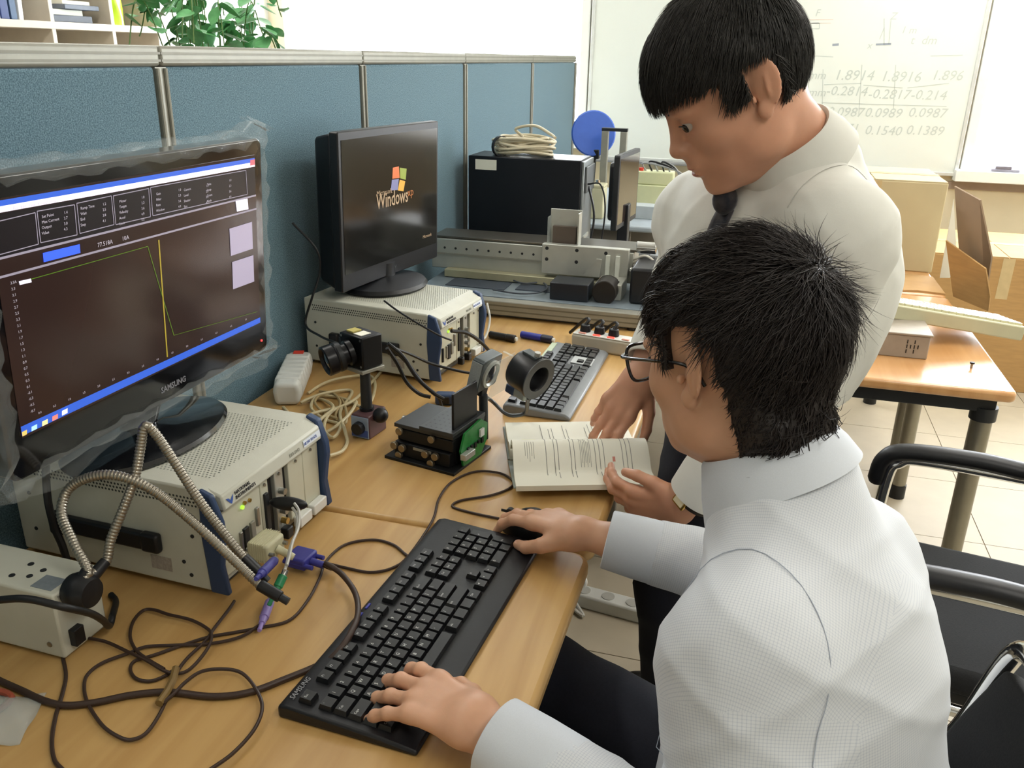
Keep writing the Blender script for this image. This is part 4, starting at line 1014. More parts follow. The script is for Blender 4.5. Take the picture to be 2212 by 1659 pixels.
# ------------------------------------------------------------------ industrial camera on magnetic base
mg = thing('magnetic_base', 'purple-brown magnetic base with dial holding a black post', 'magnetic base', (.334, 1.460, DZ), rz=math.radians(-8))
MB().bb(-.021, .021, -.032, .032, 0, .050).build('block', mat('purple_brown_paint', '#5b3f42', .4, var=.06), mg, bevel=.003)
MB().bb(-.020, .020, -.0345, -.032, .002, .047).build('dial_plate', mat('dial_plate_blue', '#8fa0b8', .4, .3), mg, bevel=.001)
MB().bb(-.019, .019, -.0352, -.0345, .005, .020).build('dial_band', mat('dial_band_blue', '#41599c', .4), mg)
MB().cyl((0, -.0345, .025), (0, -.047, .025), .0135, .0125, n=20).build('dial_knob', BLACK, mg, bevel=.001)
MB().cyl((-.004, .0, .050), (-.006, .002, .128), .0118, .0105, n=18).build('post', DARK, mg)
MB().cyl((-.004, .0, .050), (-.004, .0, .056), .015, n=18).build('post_collar', BLACK, mg)
MB().ball((.031, -.005, .046), (.016, .016, .016), 14, 10).build('clamp_knob', BLACK, mg)
ic = aty(777, 754, 1.470)
cm = thing('industrial_camera', 'black industrial camera with large lens on a steel plate', 'camera', ic, rz=math.radians(-24))
MB().bb(-.034, .034, -.022, .030, -.032, .034).build('body', mat('black_anodised', '#101114', .35, .4), cm, bevel=.003)
MB().bb(-.036, .036, -.026, .032, -.040, -.033).build('mount_plate', ALU, cm, bevel=.001)
MB().bb(-.052, -.034, -.010, .020, -.002, .016).build('side_bracket', BLACK, cm, bevel=.002)
MB().bb(-.026, -.006, -.010, .012, .034, .037).build('yellow_tag', mat('yellow_tag', '#b8ab62', .6), cm)
MB().bb(-.002, .020, -.012, .014, .034, .0348).build('paper_label', PAPER, cm)
for s in (-1, 1):
    for q in (-1, 1): MB().cyl((s * .028, -.0225, q * .027 + .001), (s * .028, -.0215, q * .027 + .001), .0025, n=10).build('body_screw', STEEL, cm)
ld_ = Vector((-.30, -.93, -.20)).normalized(); lo_ = Vector((-.004, -.018, -.002))
ln_ = MB().lathe([(.002, 0), (.026, 0), (.026, .010), (.022, .012), (.022, .020), (.029, .022), (.0295, .034), (.028, .036), (.030, .038), (.0305, .056), (.027, .058), (.024, .052), (.002, .048)], c=tuple(lo_), axis=tuple(ld_), n=36).build('lens_barrel', mat('lens_black', '#131317', .3, .2), cm)
for k in range(30):
    pass
MB().lathe([(.001, .0500), (.0215, .0508), (.012, .0535), (.001, .0545)], c=tuple(lo_), axis=tuple(ld_), n=28).build('front_element', mat('coated_glass', '#16141c', .05, var=0, coat=1.0), cm)
MB().ring([(.0296, .024), (.0302, .024), (.0302, .032), (.0296, .032)], c=tuple(lo_), axis=tuple(ld_), n=36).build('focus_ring', DARK, cm)
MB().ball((.0, .0, 0), .001, 6, 4)
cable('camera_cable', 'black cable bundle arching from camera to blue ferrite on desk', [aty(838, 742, 1.52), aty(870, 770, 1.54), aty(900, 815, 1.55), aty(935, 848, 1.56), aty(958, 862, 1.57)], .0042, CABLEB)
cable('camera_cable', 'second black camera cable drooping below the first', [aty(836, 752, 1.53), aty(858, 785, 1.55), aty(878, 825, 1.56), aty(905, 850, 1.565), aty(930, 858, 1.57)], .0042, CABLEB)
cable('camera_cable', 'third black camera cable swinging right to chassis two', [aty(840, 748, 1.54), aty(885, 765, 1.60), aty(930, 785, 1.64), aty(985, 800, 1.66), aty(1015, 806, 1.66)], .003, CABLEB)
cable('camera_cable', 'fourth black camera cable tucked inside the bundle', [aty(842, 748, 1.54), aty(880, 785, 1.57), aty(915, 830, 1.58), aty(945, 855, 1.59), aty(955, 880, 1.60)], .0035, CABLEB)
t = thing('cable_ferrite', 'dark blue connector block where camera cables meet', 'connector', at(962, 872), rz=.3)
MB().bb(-.022, .022, -.014, .014, .001, .026).build('body', NAVY, t, bevel=.005); MB().bb(-.010, .010, -.016, .016, .004, .022).build('latch', BLACK, t, bevel=.003)
cable('chassis_cable', 'thin black cord drooping from monitor two across chassis side', [atx(830, 650, .24), aty(860, 672, 1.72), aty(905, 700, 1.71), aty(950, 725, 1.72), aty(975, 735, 1.74)], .0022, CABLEB)
cable('chassis_cable', 'black cord hanging behind monitor two along the partition', [(0.03, 1.74, 1.08), aty(684, 540, 1.75), aty(690, 590, 1.76), aty(675, 640, 1.74), aty(660, 700, 1.73), aty(690, 725, 1.68), aty(725, 740, 1.62), aty(748, 745, 1.55)], .0028, CABLEB)
cable('chassis_cable', 'black cable bunch plugged in front of chassis two', [atx(975, 715, .395), atx(1010, 720, .42), atx(1045, 745, .44), at(1060, 770, DZ + .02), at(1045, 800, DZ + .004)], .0045, CABLEB)
cable('chassis_cable', 'white cable loop at the far side of chassis two', [atx(1052, 655, .37), atx(1058, 690, .385), atx(1050, 725, .385), atx(1040, 735, .38)], .003, mat('white_cable', '#d8d8d2', .5))

# ------------------------------------------------------------------ small positioning stage with circuit board
gs = thing('positioning_stage', 'black two-axis positioning stage with steel screws and green board', 'positioning stage', (.502, 1.412, DZ), rz=math.radians(-12))
BA = mat('black_anodised_plate', '#1d1e1f', .45, .4, var=.08)
MB().bb(-.078, .078, -.070, .070, 0, .006).build('base_plate', BA, gs, bevel=.001)
MB().bb(-.064, .060, -.056, .056, .006, .034).build('lower_carriage', BA, gs, bevel=.002)
MB().bb(-.060, .064, -.050, .058, .036, .060).build('upper_carriage', BA, gs, bevel=.002)
MB().bb(-.066, .066, -.052, .064, .062, .070).build('top_plate', mat('grey_anodised_plate', '#3d4042', .4, .4, var=.06), gs, bevel=.001)
MB().bb(-.004, .070, -.060, .060, .072, .080).build('tapped_plate', MATS['grey_anodised_plate'], gs, bevel=.001)
hb = MB()
for i in range(6):
    for j in range(8):
        hb.add([(.006 + i * .011 + .0022 * math.cos(q * 1.0472), -.05 + j * .0145 + .0022 * math.sin(q * 1.0472), .0803) for q in range(6)], [tuple(range(6))])
hb.build('tapped_holes', BLACK, gs, kind='stuff', smooth=0)
MB().bb(-.02, .020, -.0575, -.056, .026, .031).build('scale_bar', ALU, gs)
for (sx, sz) in ((-.052, .052), (.020, .052), (-.060, .024), (-.042, .022), (.010, .022), (.032, .022), (-.050, .006), (.022, .006)):
    MB().cyl((sx, -.058 if sz < .045 else -.052, sz + .004), (sx, -.0655 if sz < .045 else -.0585, sz + .004), .0075, n=18).build('thumb_screw', mat('aged_steel', '#8a7f6a', .35, .8), gs, bevel=.001)
MB().cyl((-.066, .010, .048), (-.088, .010, .048), .009, n=16).build('micrometer', STEEL, gs)
MB().bb(.058, .063, -.045, .040, .080, .150).build('upright_plate', BA, gs, bevel=.001)
MB().prism([(-.035, .006), (.030, .004), (.052, .028), (.055, .062), (.030, .078), (-.030, .070), (-.045, .040)], .074, .078, frame=lambda x, y, z: (z, x, y)).build('circuit_board', mat('green_circuit_board', '#1f7a35', .35, var=.2, scale=120), gs)
MB().box((.084, -.030, .030), (.012, .036, .012)).build('ribbon_header', ALUW, gs, bevel=.001)
MB().bb(.060, .064, -.040, .030, .008, .070).build('bracket_plate', BA, gs)
MB().bb(.079, .083, .020, .034, .045, .060).build('board_component', WHITEP, gs)
for k in range(5): MB().bb(.0785, .0815, -.025 + k * .013, -.018 + k * .013, .030 + .004 * (k % 2), .040).build('board_chip', BLACK, gs)

# ------------------------------------------------------------------ optical fixture: square holder, acrylic sheet and black ring
fx = thing('lens_holder', 'square dark lens holder with clear acrylic shield', 'optical fixture', aty(1048, 802, 1.500), rot=(0, math.radians(14), math.radians(-14)))
SMK = mat('smoked_grey_plastic', '#4c5355', .25, .2)
MB().prism(round_rect(-.036, .036, -.034, .036, .008), -.014, .012, frame=lambda x, y, z: (z, x, y)).build('holder_frame', SMK, fx, bevel=.002)
MB().bb(-.0135, .010, -.0372, -.0362, -.026, .030).build('holder_label', mat('pale_grey_label', '#8e9494', .5, var=.1, scale=300), fx)
MB().lathe([(.004, .012), (.029, .012), (.029, .016), (.024, .018), (.020, .014), (.004, .013)], axis=(1, 0, 0), n=30).build('lens_bezel', ALUW, fx)
MB().lathe([(.001, .015), (.019, .015), (.010, .018), (.001, .0185)], axis=(1, 0, 0), n=24).build('lens_glass', MATS['coated_glass'], fx)
MB().prism([(-.034, -.034), (.034, -.034), (.034, .048), (-.034, .048)], .036, .0375, frame=lambda x, y, z: (z, x, y)).build('acrylic_sheet', GLASSM, fx)
MB().bb(.013, .036, .028, .034, .040, .0415).build('acrylic_bridge', GLASSM, fx)
MB().bb(-.012, .010, -.010, .012, -.052, -.034).build('clamp_block', BLACK, fx, bevel=.002)
rc = aty(1142, 806, 1.520)
rg = thing('ring_light', 'black ring barrel with wide open bore on wire bracket', 'ring light', rc, rot=(0, math.radians(12), math.radians(-28)))
BR = mat('satin_black_barrel', '#232325', .35, .3)
MB().ring([(.024, -.026), (.038, -.026), (.040, -.022), (.040, .020), (.043, .022), (.043, .027), (.027, .027), (.024, .022)], axis=(1, 0, 0), n=44).build('barrel', BR, rg)
MB().ring([(.0265, .0265), (.0432, .0265), (.0432, .0285), (.0265, .0285)], axis=(1, 0, 0), n=44).build('front_rim', mat('grey_rim', '#5a5c5c', .35, .4), rg)
MB().bb(-.018, .018, -.010, .010, .038, .044).build('mount_flat', SMK, rg, bevel=.001)
MB().cyl((.012, 0, .042), (.012, 0, .052), .006, n=14).build('knurled_screw', ALUW, rg)
MB().bb(-.020, .010, -.012, .012, -.058, -.040).build('lower_clamp', mat('pale_clamp', '#a7adab', .4, .2), rg, bevel=.003)
MB().bb(-.042, -.020, -.012, .010, -.060, -.042).build('clamp_lug', NAVY, rg, bevel=.002)
k0 = np.array(fx.location); k1 = np.array(rg.location)
bw = tag(MB().tube(catmull([k0 + np.array([-.012, -.02, -.036]), at(1062, 866, DZ + .045), at(1090, 892, DZ + .03), at(1112, 898, DZ + .028), at(1135, 890, DZ + .035), k1 + np.array([.0, 0, -.052])]), .0042, 8).build('bracket_arm', mat('grey_arm', '#4b4f52', .35, .3)), 'curved grey arm joining lens holder to black ring', 'bracket')
st_ = tag(MB().cyl((float(k0[0] - .002), float(k0[1] + .002), DZ + .002), (float(k0[0] - .004), float(k0[1] + .001), float(k0[2] - .05)), .009, n=14).build('support_post', DARK), 'short dark post standing under the lens holder', 'post')

# ------------------------------------------------------------------ linear motion stage across the grey desk
ls = thing('linear_stage', 'long aluminium linear motion stage with carriage and black motor', 'linear stage', (.46, 2.50, DZ))
def S(x0, x1, y0, y1, z0, z1): return MB().bb(x0 - .46, x1 - .46, y0 - 2.50, y1 - 2.50, z0 - DZ, z1 - DZ)
for y0 in (2.325, 2.70):
    o = S(.06, .80, y0, y0 + .04, .730, .772).build('frame_beam', ALU, ls, bevel=.003)
    for zz in (.742, .757): S(.06, .80, y0 - .0006, y0 + .001, zz, zz + .004).build('beam_groove', mat('groove_dark', '#6f6c60', .5, .4), o)
for xx in (.12, .74):
    for yy in (2.345, 2.72): MB().cyl((xx - .46, yy - 2.5, 0), (xx - .46, yy - 2.5, .012), .014, n=14).build('foot', BLACK, ls)
S(.07, .79, 2.366, 2.70, .764, .774).build('bed_plate', mat('blue_grey_bed', '#8d9aa4', .35, .4), ls, bevel=.001)
o = S(.045, .70, 2.575, 2.70, .795, .890).build('rail_beam', ALUW, ls, bevel=.002)
for k in range(9):
    q = .09 + k * .037
    MB().cyl((q - .46, 2.5745 - 2.5, .862 - DZ), (q - .46, 2.5755 - 2.5, .862 - DZ), .004, n=10).build('rail_bolt', DARK, o)
S(.045, .70, 2.571, 2.578, .840, .846).build('rail_step', ALU, ls)
S(.045, .71, 2.585, 2.715, .892, .898).build('rail_cover', mat('dark_steel_cover', '#6e6a62', .3, .8), ls, bevel=.001)
S(.10, .60, 2.54, 2.575, .776, .800).build('lower_rail', mat('cream_alu', '#b7b294', .4, .4), ls, bevel=.002)
o = S(.42, .690, 2.545, 2.572, .812, .905).build('carriage_plate', ALUW, ls, bevel=.002)
for xx, zz in ((.436, .892), (.436, .858), (.530, .892), (.530, .856), (.62, .89)):
    MB().cyl((xx - .46, .0445, zz - DZ), (xx - .46, .046, zz - DZ), .0055, n=14).build('carriage_screw', DARK, o)
for xx in (.622, .652): S(xx, xx + .012, 2.535, 2.546, .800, .885).build('slot_strip', mat('pale_strip', '#cfd2c8', .4), ls)
S(.61, .69, 2.44, 2.545, .774, .822).build('bearing_block', ALUW, ls, bevel=.003)
MB().cyl((.645 - .46, 2.40 - 2.5, .805 - DZ), (.645 - .46, 2.47 - 2.5, .805 - DZ), .036, n=32).build('motor', mat('motor_black', '#1a1512', .5), ls, bevel=.003)
MB().ring([(.030, 0), (.037, 0), (.037, .006), (.030, .006)], c=(.645 - .46, 2.47 - 2.5, .805 - DZ), axis=(0, 1, 0), n=32).build('motor_flange', CHROME, ls)
S(.485, .600, 2.39, 2.48, .774, .826).build('drive_box', mat('blue_black_box', '#1b2028', .35), ls, bevel=.003)
MB().prism([(.56, .826), (.61, .826), (.615, .88), (.60, .88)], 2.50, 2.506, frame=lambda x, y, z: (x - .46, z - 2.5, y - DZ)).build('gusset', ALUW, ls)
S(.715, .790, 2.42, 2.62, .774, .88).build('end_housing', BLACK, ls, bevel=.008)
MB().cyl((.705 - .46, 2.60 - 2.5, .905 - DZ), (.765 - .46, 2.60 - 2.5, .905 - DZ), .018, n=24).build('ball_nut', CHROME, ls, bevel=.002)
MB().ball((.70 - .46, 2.55 - 2.5, .845 - DZ), .008, 10, 8).build('fitting', CHROME, ls)
for k in range(2): MB().tube(catmull([(.70 - .46, .08, .15 - .01 * k), (.74 - .46, .06, .168 - .012 * k), (.775 - .46, .05, .145), (.80 - .46, .05, .10)]), .004, 8).build('motor_wire', mat('white_wire', '#c9c5ba', .5), ls)
o = S(.432, .530, 2.60, 2.604, .90, 1.005).build('bracket', ALUW, ls, bevel=.001)
S(.432, .436, 2.56, 2.60, .90, .985).build('bracket_cheek', GLASSM, o); S(.526, .530, 2.56, 2.60, .90, 1.0).build('bracket_cheek', ALUW, o)
S(.444, .518, 2.58, 2.599, .90, .955).build('bracket_core', mat('brown_core', '#5c5148', .5), o)
S(.14, .33, 2.44, 2.53, .7745, .7765).build('rubber_sheet', mat('dark_slate_sheet', '#3c4450', .5), ls)
S(.36, .58, 2.46, 2.53, .7745, .7765).build('rubber_sheet', MATS['dark_slate_sheet'], ls)
cable('sensor_cable', 'grey sensor cable looping on the stage bed with red tail', [at(1060, 590, .782), at(1095, 600, .782), at(1130, 612, .782), at(1170, 610, .782), at(1182, 622, .782), at(1165, 632, .782), at(1120, 634, .782), at(1065, 626, .782)], .0026, mat('slate_cable', '#454a52', .5))
cable('sensor_cable', 'short red sensor wire at the start of grey loop', [at(1048, 574, .782), at(1060, 582, .782), at(1072, 592, .782), at(1095, 598, .785)], .0026, mat('red_wire', '#8d4a44', .5))

# ------------------------------------------------------------------ computer tower, cable coil and far devices
t = thing('computer_tower', 'black computer tower with white label standing on grey desk', 'computer', (.245, 3.05, DZ))
MB().bb(-.205, .205, -.09, .09, .008, .392).build('case', mat('satin_black_steel', '#171a20', .4, .3), t, bevel=.004)
MB().bb(.205, .214, -.085, .085, .012, .388).build('rear_panel', mat('zinc_panel', '#9aa0a2', .35, .7), t, bevel=.002)
MB().bb(.214, .222, -.07, .07, .28, .37).build('power_supply', mat('grey_psu', '#6a6e70', .4, .5), t, bevel=.002)
for k in range(4): MB().bb(.214, .218, -.06, .03, .05 + k * .022, .062 + k * .022).build('card_bracket', ALUW, t)
MB().bb(-.178, -.100, -.0912, -.0902, .345, .380).build('label_sticker', PAPER, t)
for s in (-1, 1):
    for q in (-1, 1): MB().bb(s * .17 - .02, s * .17 + .02, q * .06 - .012, q * .06 + .012, 0, .009).build('foot', BLACK, t)
MB().tube(catmull([(.222, -.03, .30), (.25, -.05, .20), (.24, -.06, .08), (.25, -.04, .012)]), .004, 8).build('power_cord', CABLEB, t)
MB().tube(catmull([(.222, -.05, .31), (.27, -.06, .31), (.29, -.06, .22), (.275, -.05, .05), (.28, -.04, .01)]), .003, 8).build('signal_cord', CABLEB, t)
cc = thing('cable_coil', 'coil of cream network cable tied on top of computer tower', 'cable coil', (.222, 3.04, DZ + .393))
NETC = mat('cream_network_cable', '#c9bfa4', .5, var=.05)
for k in range(12):
    rr = .108 - .009 * (k % 3) + R5.uniform(-.005, .005); hz = .012 + .013 * (k // 3) + .005 * (k % 2)
    ph = R5.uniform(0, 6.28)
    MB().tube([(rr * math.cos(a) * 1.0, rr * .72 * math.sin(a), hz + .007 * math.sin(a * 2 + ph)) for a in np.linspace(0, 2 * math.pi, 40, endpoint=False)], .0052, 8, closed=True).build('cable_turn', NETC, cc)
MB().tube(catmull([(-.05, .05, .03), (-.02, .055, .055), (-.045, .05, .085), (.03, .03, .10), (.10, -.02, .078), (.125, -.05, .068)]), .0052, 8).build('loose_end', NETC, cc)
MB().ring([(.033, -.007), (.036, -.007), (.036, .007), (.033, .007)], c=(-.070, -.052, .032), axis=(.75, -.6, 0), n=20).build('binding_strap', BLACK, cc)
# third monitor seen from its edge
mA0, mA1 = aty(1330, 500, 3.18), aty(1330, 336, 3.18)
mB0 = aty(1373, 474, 3.50)
dirv = np.array([mB0[0] - mA0[0], mB0[1] - mA0[1], 0]); Lm = np.linalg.norm(dirv); dirv /= Lm
nrm = np.array([dirv[1], -dirv[0], 0])
hm = mA1[2] - mA0[2]
b3 = np.array([(mA0[0] + mB0[0]) / 2, (mA0[1] + mB0[1]) / 2, DZ])
m3_ = thing('computer_monitor', 'thin monitor seen edge-on with glossy screen facing right', 'monitor', b3)
def L3(a, b, o): return tuple(dirv * a + nrm * o + np.array([0, 0, mA0[2] - DZ + b]))
MB().prism(round_rect(-Lm / 2, Lm / 2, 0, hm, .008), -.022, 0, frame=L3).build('bezel', DARK, m3_, bevel=.003)
MB().prism(round_rect(-Lm / 2 + .03, Lm / 2 - .03, .03, hm - .03, .02), -.045, -.021, frame=L3).build('rear_housing', BLACK, m3_, bevel=.006)
MB().prism([(-Lm / 2 + .012, .02), (Lm / 2 - .012, .02), (Lm / 2 - .012, hm - .014), (-Lm / 2 + .012, hm - .014)], 0, .0008, frame=L3).build('screen', mat('mirror_dark_screen', '#3a302c', .05, var=0, coat=1.0), m3_)
MB().bb(-.03, .01, -.03, .03, .010, mA0[2] - DZ + .08).build('neck', BLACK, m3_, bevel=.004)
MB().bb(-.09, .10, -.10, .10, 0, .012).build('stand_base', BLACK, m3_, bevel=.004)
# far desk: blue disc on clamp stand, profile frame, cream boxes
DZ4 = DZ
t = thing('blue_disc', 'bright blue round disc on a small black clamp stand', 'disc', (.235, 4.30, DZ))
MB().lathe([(.002, -.004), (.104, -.006), (.110, 0), (.104, .006), (.002, .004)], c=(0, 0, .375), axis=(.35, -.92, .20), n=40).build('disc', mat('bright_blue_plastic', '#3f66c4', .4, var=.03), t)
MB().cyl((0, .02, .02), (.01, .01, .30), .010, n=14).build('stand_rod', BLACK, t)
MB().lathe([(.003, 0), (.055, 0), (.055, .012), (.02, .022), (.003, .022)], n=24).build('stand_foot', BLACK, t)
MB().bb(-.015, .035, -.02, .02, .255, .30).build('clamp', BLACK, t, bevel=.004)
t = thing('profile_frame', 'upright aluminium profile frame of two posts and crossbar', 'frame', (.352, 4.225, DZ))
for s in (-1, 1): MB().bb(s * .045 - .016, s * .045 + .016, -.016, .016, 0, .395).build('upright', ALU, t, bevel=.002)
MB().bb(-.062, .062, -.016, .016, .395, .41).build('crossbar', DARK, t, bevel=.002)
t = thing('junction_box', 'cream box below the blue disc on far desk', 'box', (.275, 4.12, DZ))
MB().bb(-.065, .065, -.05, .05, 0, .145).build('enclosure', CREAM2, t, bevel=.004); MB().bb(-.066, .066, -.051, .051, .145, .16).build('lid', CREAM2, t, bevel=.004)
for s in (-1, 1): MB().cyl((s * .03, -.02, .16), (s * .03, -.02, .18), .012, n=14).build('terminal', CHROME, t)
t = thing('junction_box', 'cream control box with wires beside standing man\'s chin', 'box', (.545, 4.48, DZ))
MB().bb(-.10, .075, -.06, .06, .012, .125).build('enclosure', mat('yellowish_cream_plastic', '#cdd0a6', .5, var=.03), t, bevel=.006)
MB().bb(-.11, .08, -.05, .05, .125, .19).build('upper_box', MATS['yellowish_cream_plastic'], t, bevel=.006)
MB().cyl((-.085, -.02, .19), (-.085, -.02, .205), .012, n=14).build('red_button', RED, t)
for k in range(5): MB().tube(catmull([(.06 - .03 * k, 0, .18), (.05 - .03 * k, -.03, .23 + .01 * (k % 2)), (.10, -.05, .20), (.13 + .01 * k, -.06, .10 + .01 * k)]), .0045, 8).build('wire', CABLEB if k % 2 else mat('grey_cable', '#9a9c9c', .4), t)
MB().bb(.08, .115, -.05, .03, .03, .13).build('plug_block', STEEL, t, bevel=.003)
MB().bb(-.12, .13, -.075, .075, 0, .012).build('base_plate', ALUW, t)
t = thing('stop_button_box', 'small grey box with red stop button on far desk edge', 'control box', (.545, 4.20, DZ))
MB().bb(-.13, .048, -.05, .05, 0, .062).build('enclosure', mat('pale_grey_case', '#aab2b6', .35), t, bevel=.003)
MB().bb(.030, .050, -.052, .05, .002, .06).build('side_plate', CREAM2, t, bevel=.001)
MB().cyl((.050, -.02, .032), (.058, -.02, .032), .012, n=14).build('stop_button', RED, t)

# ------------------------------------------------------------------ open book
bk = thing('open_book', 'open text book with cream pages and yellow and red marks', 'book', (.6435, 1.422, DZ), rz=math.radians(20))
# local x along spine (0..0.245), local y away from camera
LBk = .250
def pagesurf(v, lift):   # height over |y|
    return lift
MB().bb(-.004, LBk, .004, .158, 0, .0025).build('cover', mat('grey_green_cover', '#8d948c', .5), bk, bevel=.001)
MB().add([(-.004, -.150, .020), (LBk, -.150, .020), (LBk, -.150, .0225), (-.004, -.150, .0225), (-.004, -.002, .0), (LBk, -.002, .0), (LBk, -.002, .0025), (-.004, -.002, .0025)], [(0, 1, 2, 3), (7, 6, 5, 4), (0, 4, 5, 1), (3, 2, 6, 7), (0, 3, 7, 4), (1, 5, 6, 2)]).build('cover', MATS['grey_green_cover'], bk)
def far_page(u, v):
    y = .152 * v; z = .014 + .012 * math.exp(-((v - .12) / .2) ** 2) - .010 * (1 - min(1, v / .06)) 
    return (LBk * u, y, z)
def slab(fn, nu, nv, drop):
    B = MB(); top = [fn(i / nu, j / nv) for i in range(nu + 1) for j in range(nv + 1)]; bot = [(p[0], p[1], max(.003, p[2] - drop)) if drop > .005 else (p[0], p[1], p[2] - drop) for p in top]
    n = len(top); f = []
    for i in range(nu):
        for j in range(nv):
            a = i * (nv + 1) + j; f.append((a, a + nv + 1, a + nv + 2, a + 1)); f.append((n + a, n + a + 1, n + a + nv + 2, n + a + nv + 1))
    for j in range(nv):
        f.append((j, j + 1, n + j + 1, n + j)); a = nu * (nv + 1) + j; f.append((a, n + a, n + a + 1, a + 1))
    for i in range(nu):
        a = i * (nv + 1); f.append((a, n + a, n + a + nv + 1, a + nv + 1)); a += nv; f.append((a, a + nv + 1, n + a + nv + 1, n + a))
    B.add(top + bot, f); return B
slab(far_page, 4, 20, .5).build('page_block', PAPER, bk)
def near_page(u, v):     # pages lifted into a hump, held by the left hand
    y = -.002 - .150 * v
    z = .016 + .046 * math.sin(math.pi * min(1, v * 1.25 + .12)) ** 1.0 * (1 - .35 * v) + .004
    return (LBk * u, y, max(z, .026))
slab(near_page, 4, 22, .010).build('turned_pages', PAPER, bk)
it = MB(); R6 = random.Random(2)
def tline(fn, x, v0, v1, w=.0011):
    k = 8; P = []
    for i in range(k + 1):
        v = v0 + (v1 - v0) * i / k; p = fn(x / LBk, v); P.append((p[0] - w / 2, p[1], p[2] + .0005)); P.append((p[0] + w / 2, p[1], p[2] + .0005))
    it.add(P, [(2 * i, 2 * i + 1, 2 * i + 3, 2 * i + 2) for i in range(k)])
for grp in ((.060, .075, .082), (.105, .112), (.150, .158, .166), (.20, .208, .216)):
    for x in grp:
        tline(near_page, x, .14 + R6.uniform(0, .04), .86 - R6.uniform(0, .12)); tline(far_page, x + .01, .18, .9 - R6.uniform(0, .2))
for k in range(7): tline(near_page, .123 + k * .003, .22 + .05 * (k % 3), .62 - .04 * (k % 2), .0007)
for k in range(5): tline(near_page, .022 + k * .004, .30, .5 + .03 * (k % 3), .0006)
it.build('printed_lines', INK, bk, smooth=0, kind='stuff')
def patch(fn, x0, x1, v0, v1, mm, nm):
    B = MB(); k = 5; P = []
    for i in range(k + 1):
        v = v0 + (v1 - v0) * i / k
        for x in (x0, x1): p = fn(x / LBk, v); P.append((p[0], p[1], p[2] + .0004))
    B.add(P, [(2 * i, 2 * i + 1, 2 * i + 3, 2 * i + 2) for i in range(k)]); B.build(nm, mm, bk, smooth=0)
patch(far_page, .028, .055, .18, .42, mat('highlighter_yellow', '#eef0a6', .7, var=.03), 'highlight')
RM = mat('red_print', '#cf8a7c', .7, var=0)
patch(near_page, .178, .183, .12, .17, RM, 'red_mark'); patch(near_page, .181, .186, .52, .57, RM, 'red_mark')

# ------------------------------------------------------------------ things under the desk and at the lower left corner
t = thing('floor_power_strip', 'white power strip lying on the floor under the desk', 'power strip', (at(1290, 1310, 0.0)[0], at(1290, 1310, 0.0)[1], 0), rz=math.radians(-8))
MB().bb(-.16, .16, -.028, .028, 0, .042).build('body', WHITEP, t, bevel=.006)
for k in range(4): MB().cyl((-.11 + k * .07, 0, .042), (-.11 + k * .07, 0, .044), .018, n=18).build('outlet', mat('grey_outlet', '#b7b7b0', .5), t)
cable('floor_cable', 'white cable looping on the floor beside the floor power strip', [at(1232, 1310, .01), at(1260, 1330, .01), at(1240, 1290, .02), at(1265, 1262, .05), at(1255, 1240, .06), at(1235, 1255, .03)], .005, mat('white_cable', '#d8d8d2', .5))
t = thing('plastic_pouch', 'clear plastic pouch with red and white contents at lower left corner', 'pouch', at(12, 1545), rz=.4)
MB().grid(lambda a, b: (-.05 + .085 * a, -.05 + .08 * b, .002 + .016 * math.sin(math.pi * a) * math.sin(math.pi * b) + .002 * math.sin(12 * a + 9 * b)), 16, 14).build('film', mat('pouch_film', '#cfd6d2', .12, alpha=.35, var=0), t, solid=.0004)
MB().tube(catmull([(-.04, .02, .006), (-.02, .03, .010), (.0, .02, .008), (-.01, 0, .006), (-.035, -.01, .005)]), .004, 8).build('red_wire', mat('red_brown_wire', '#9a4a34', .45), t)
MB().bb(-.045, -.01, -.005, .035, .001, .004).build('white_card', PAPER, t)

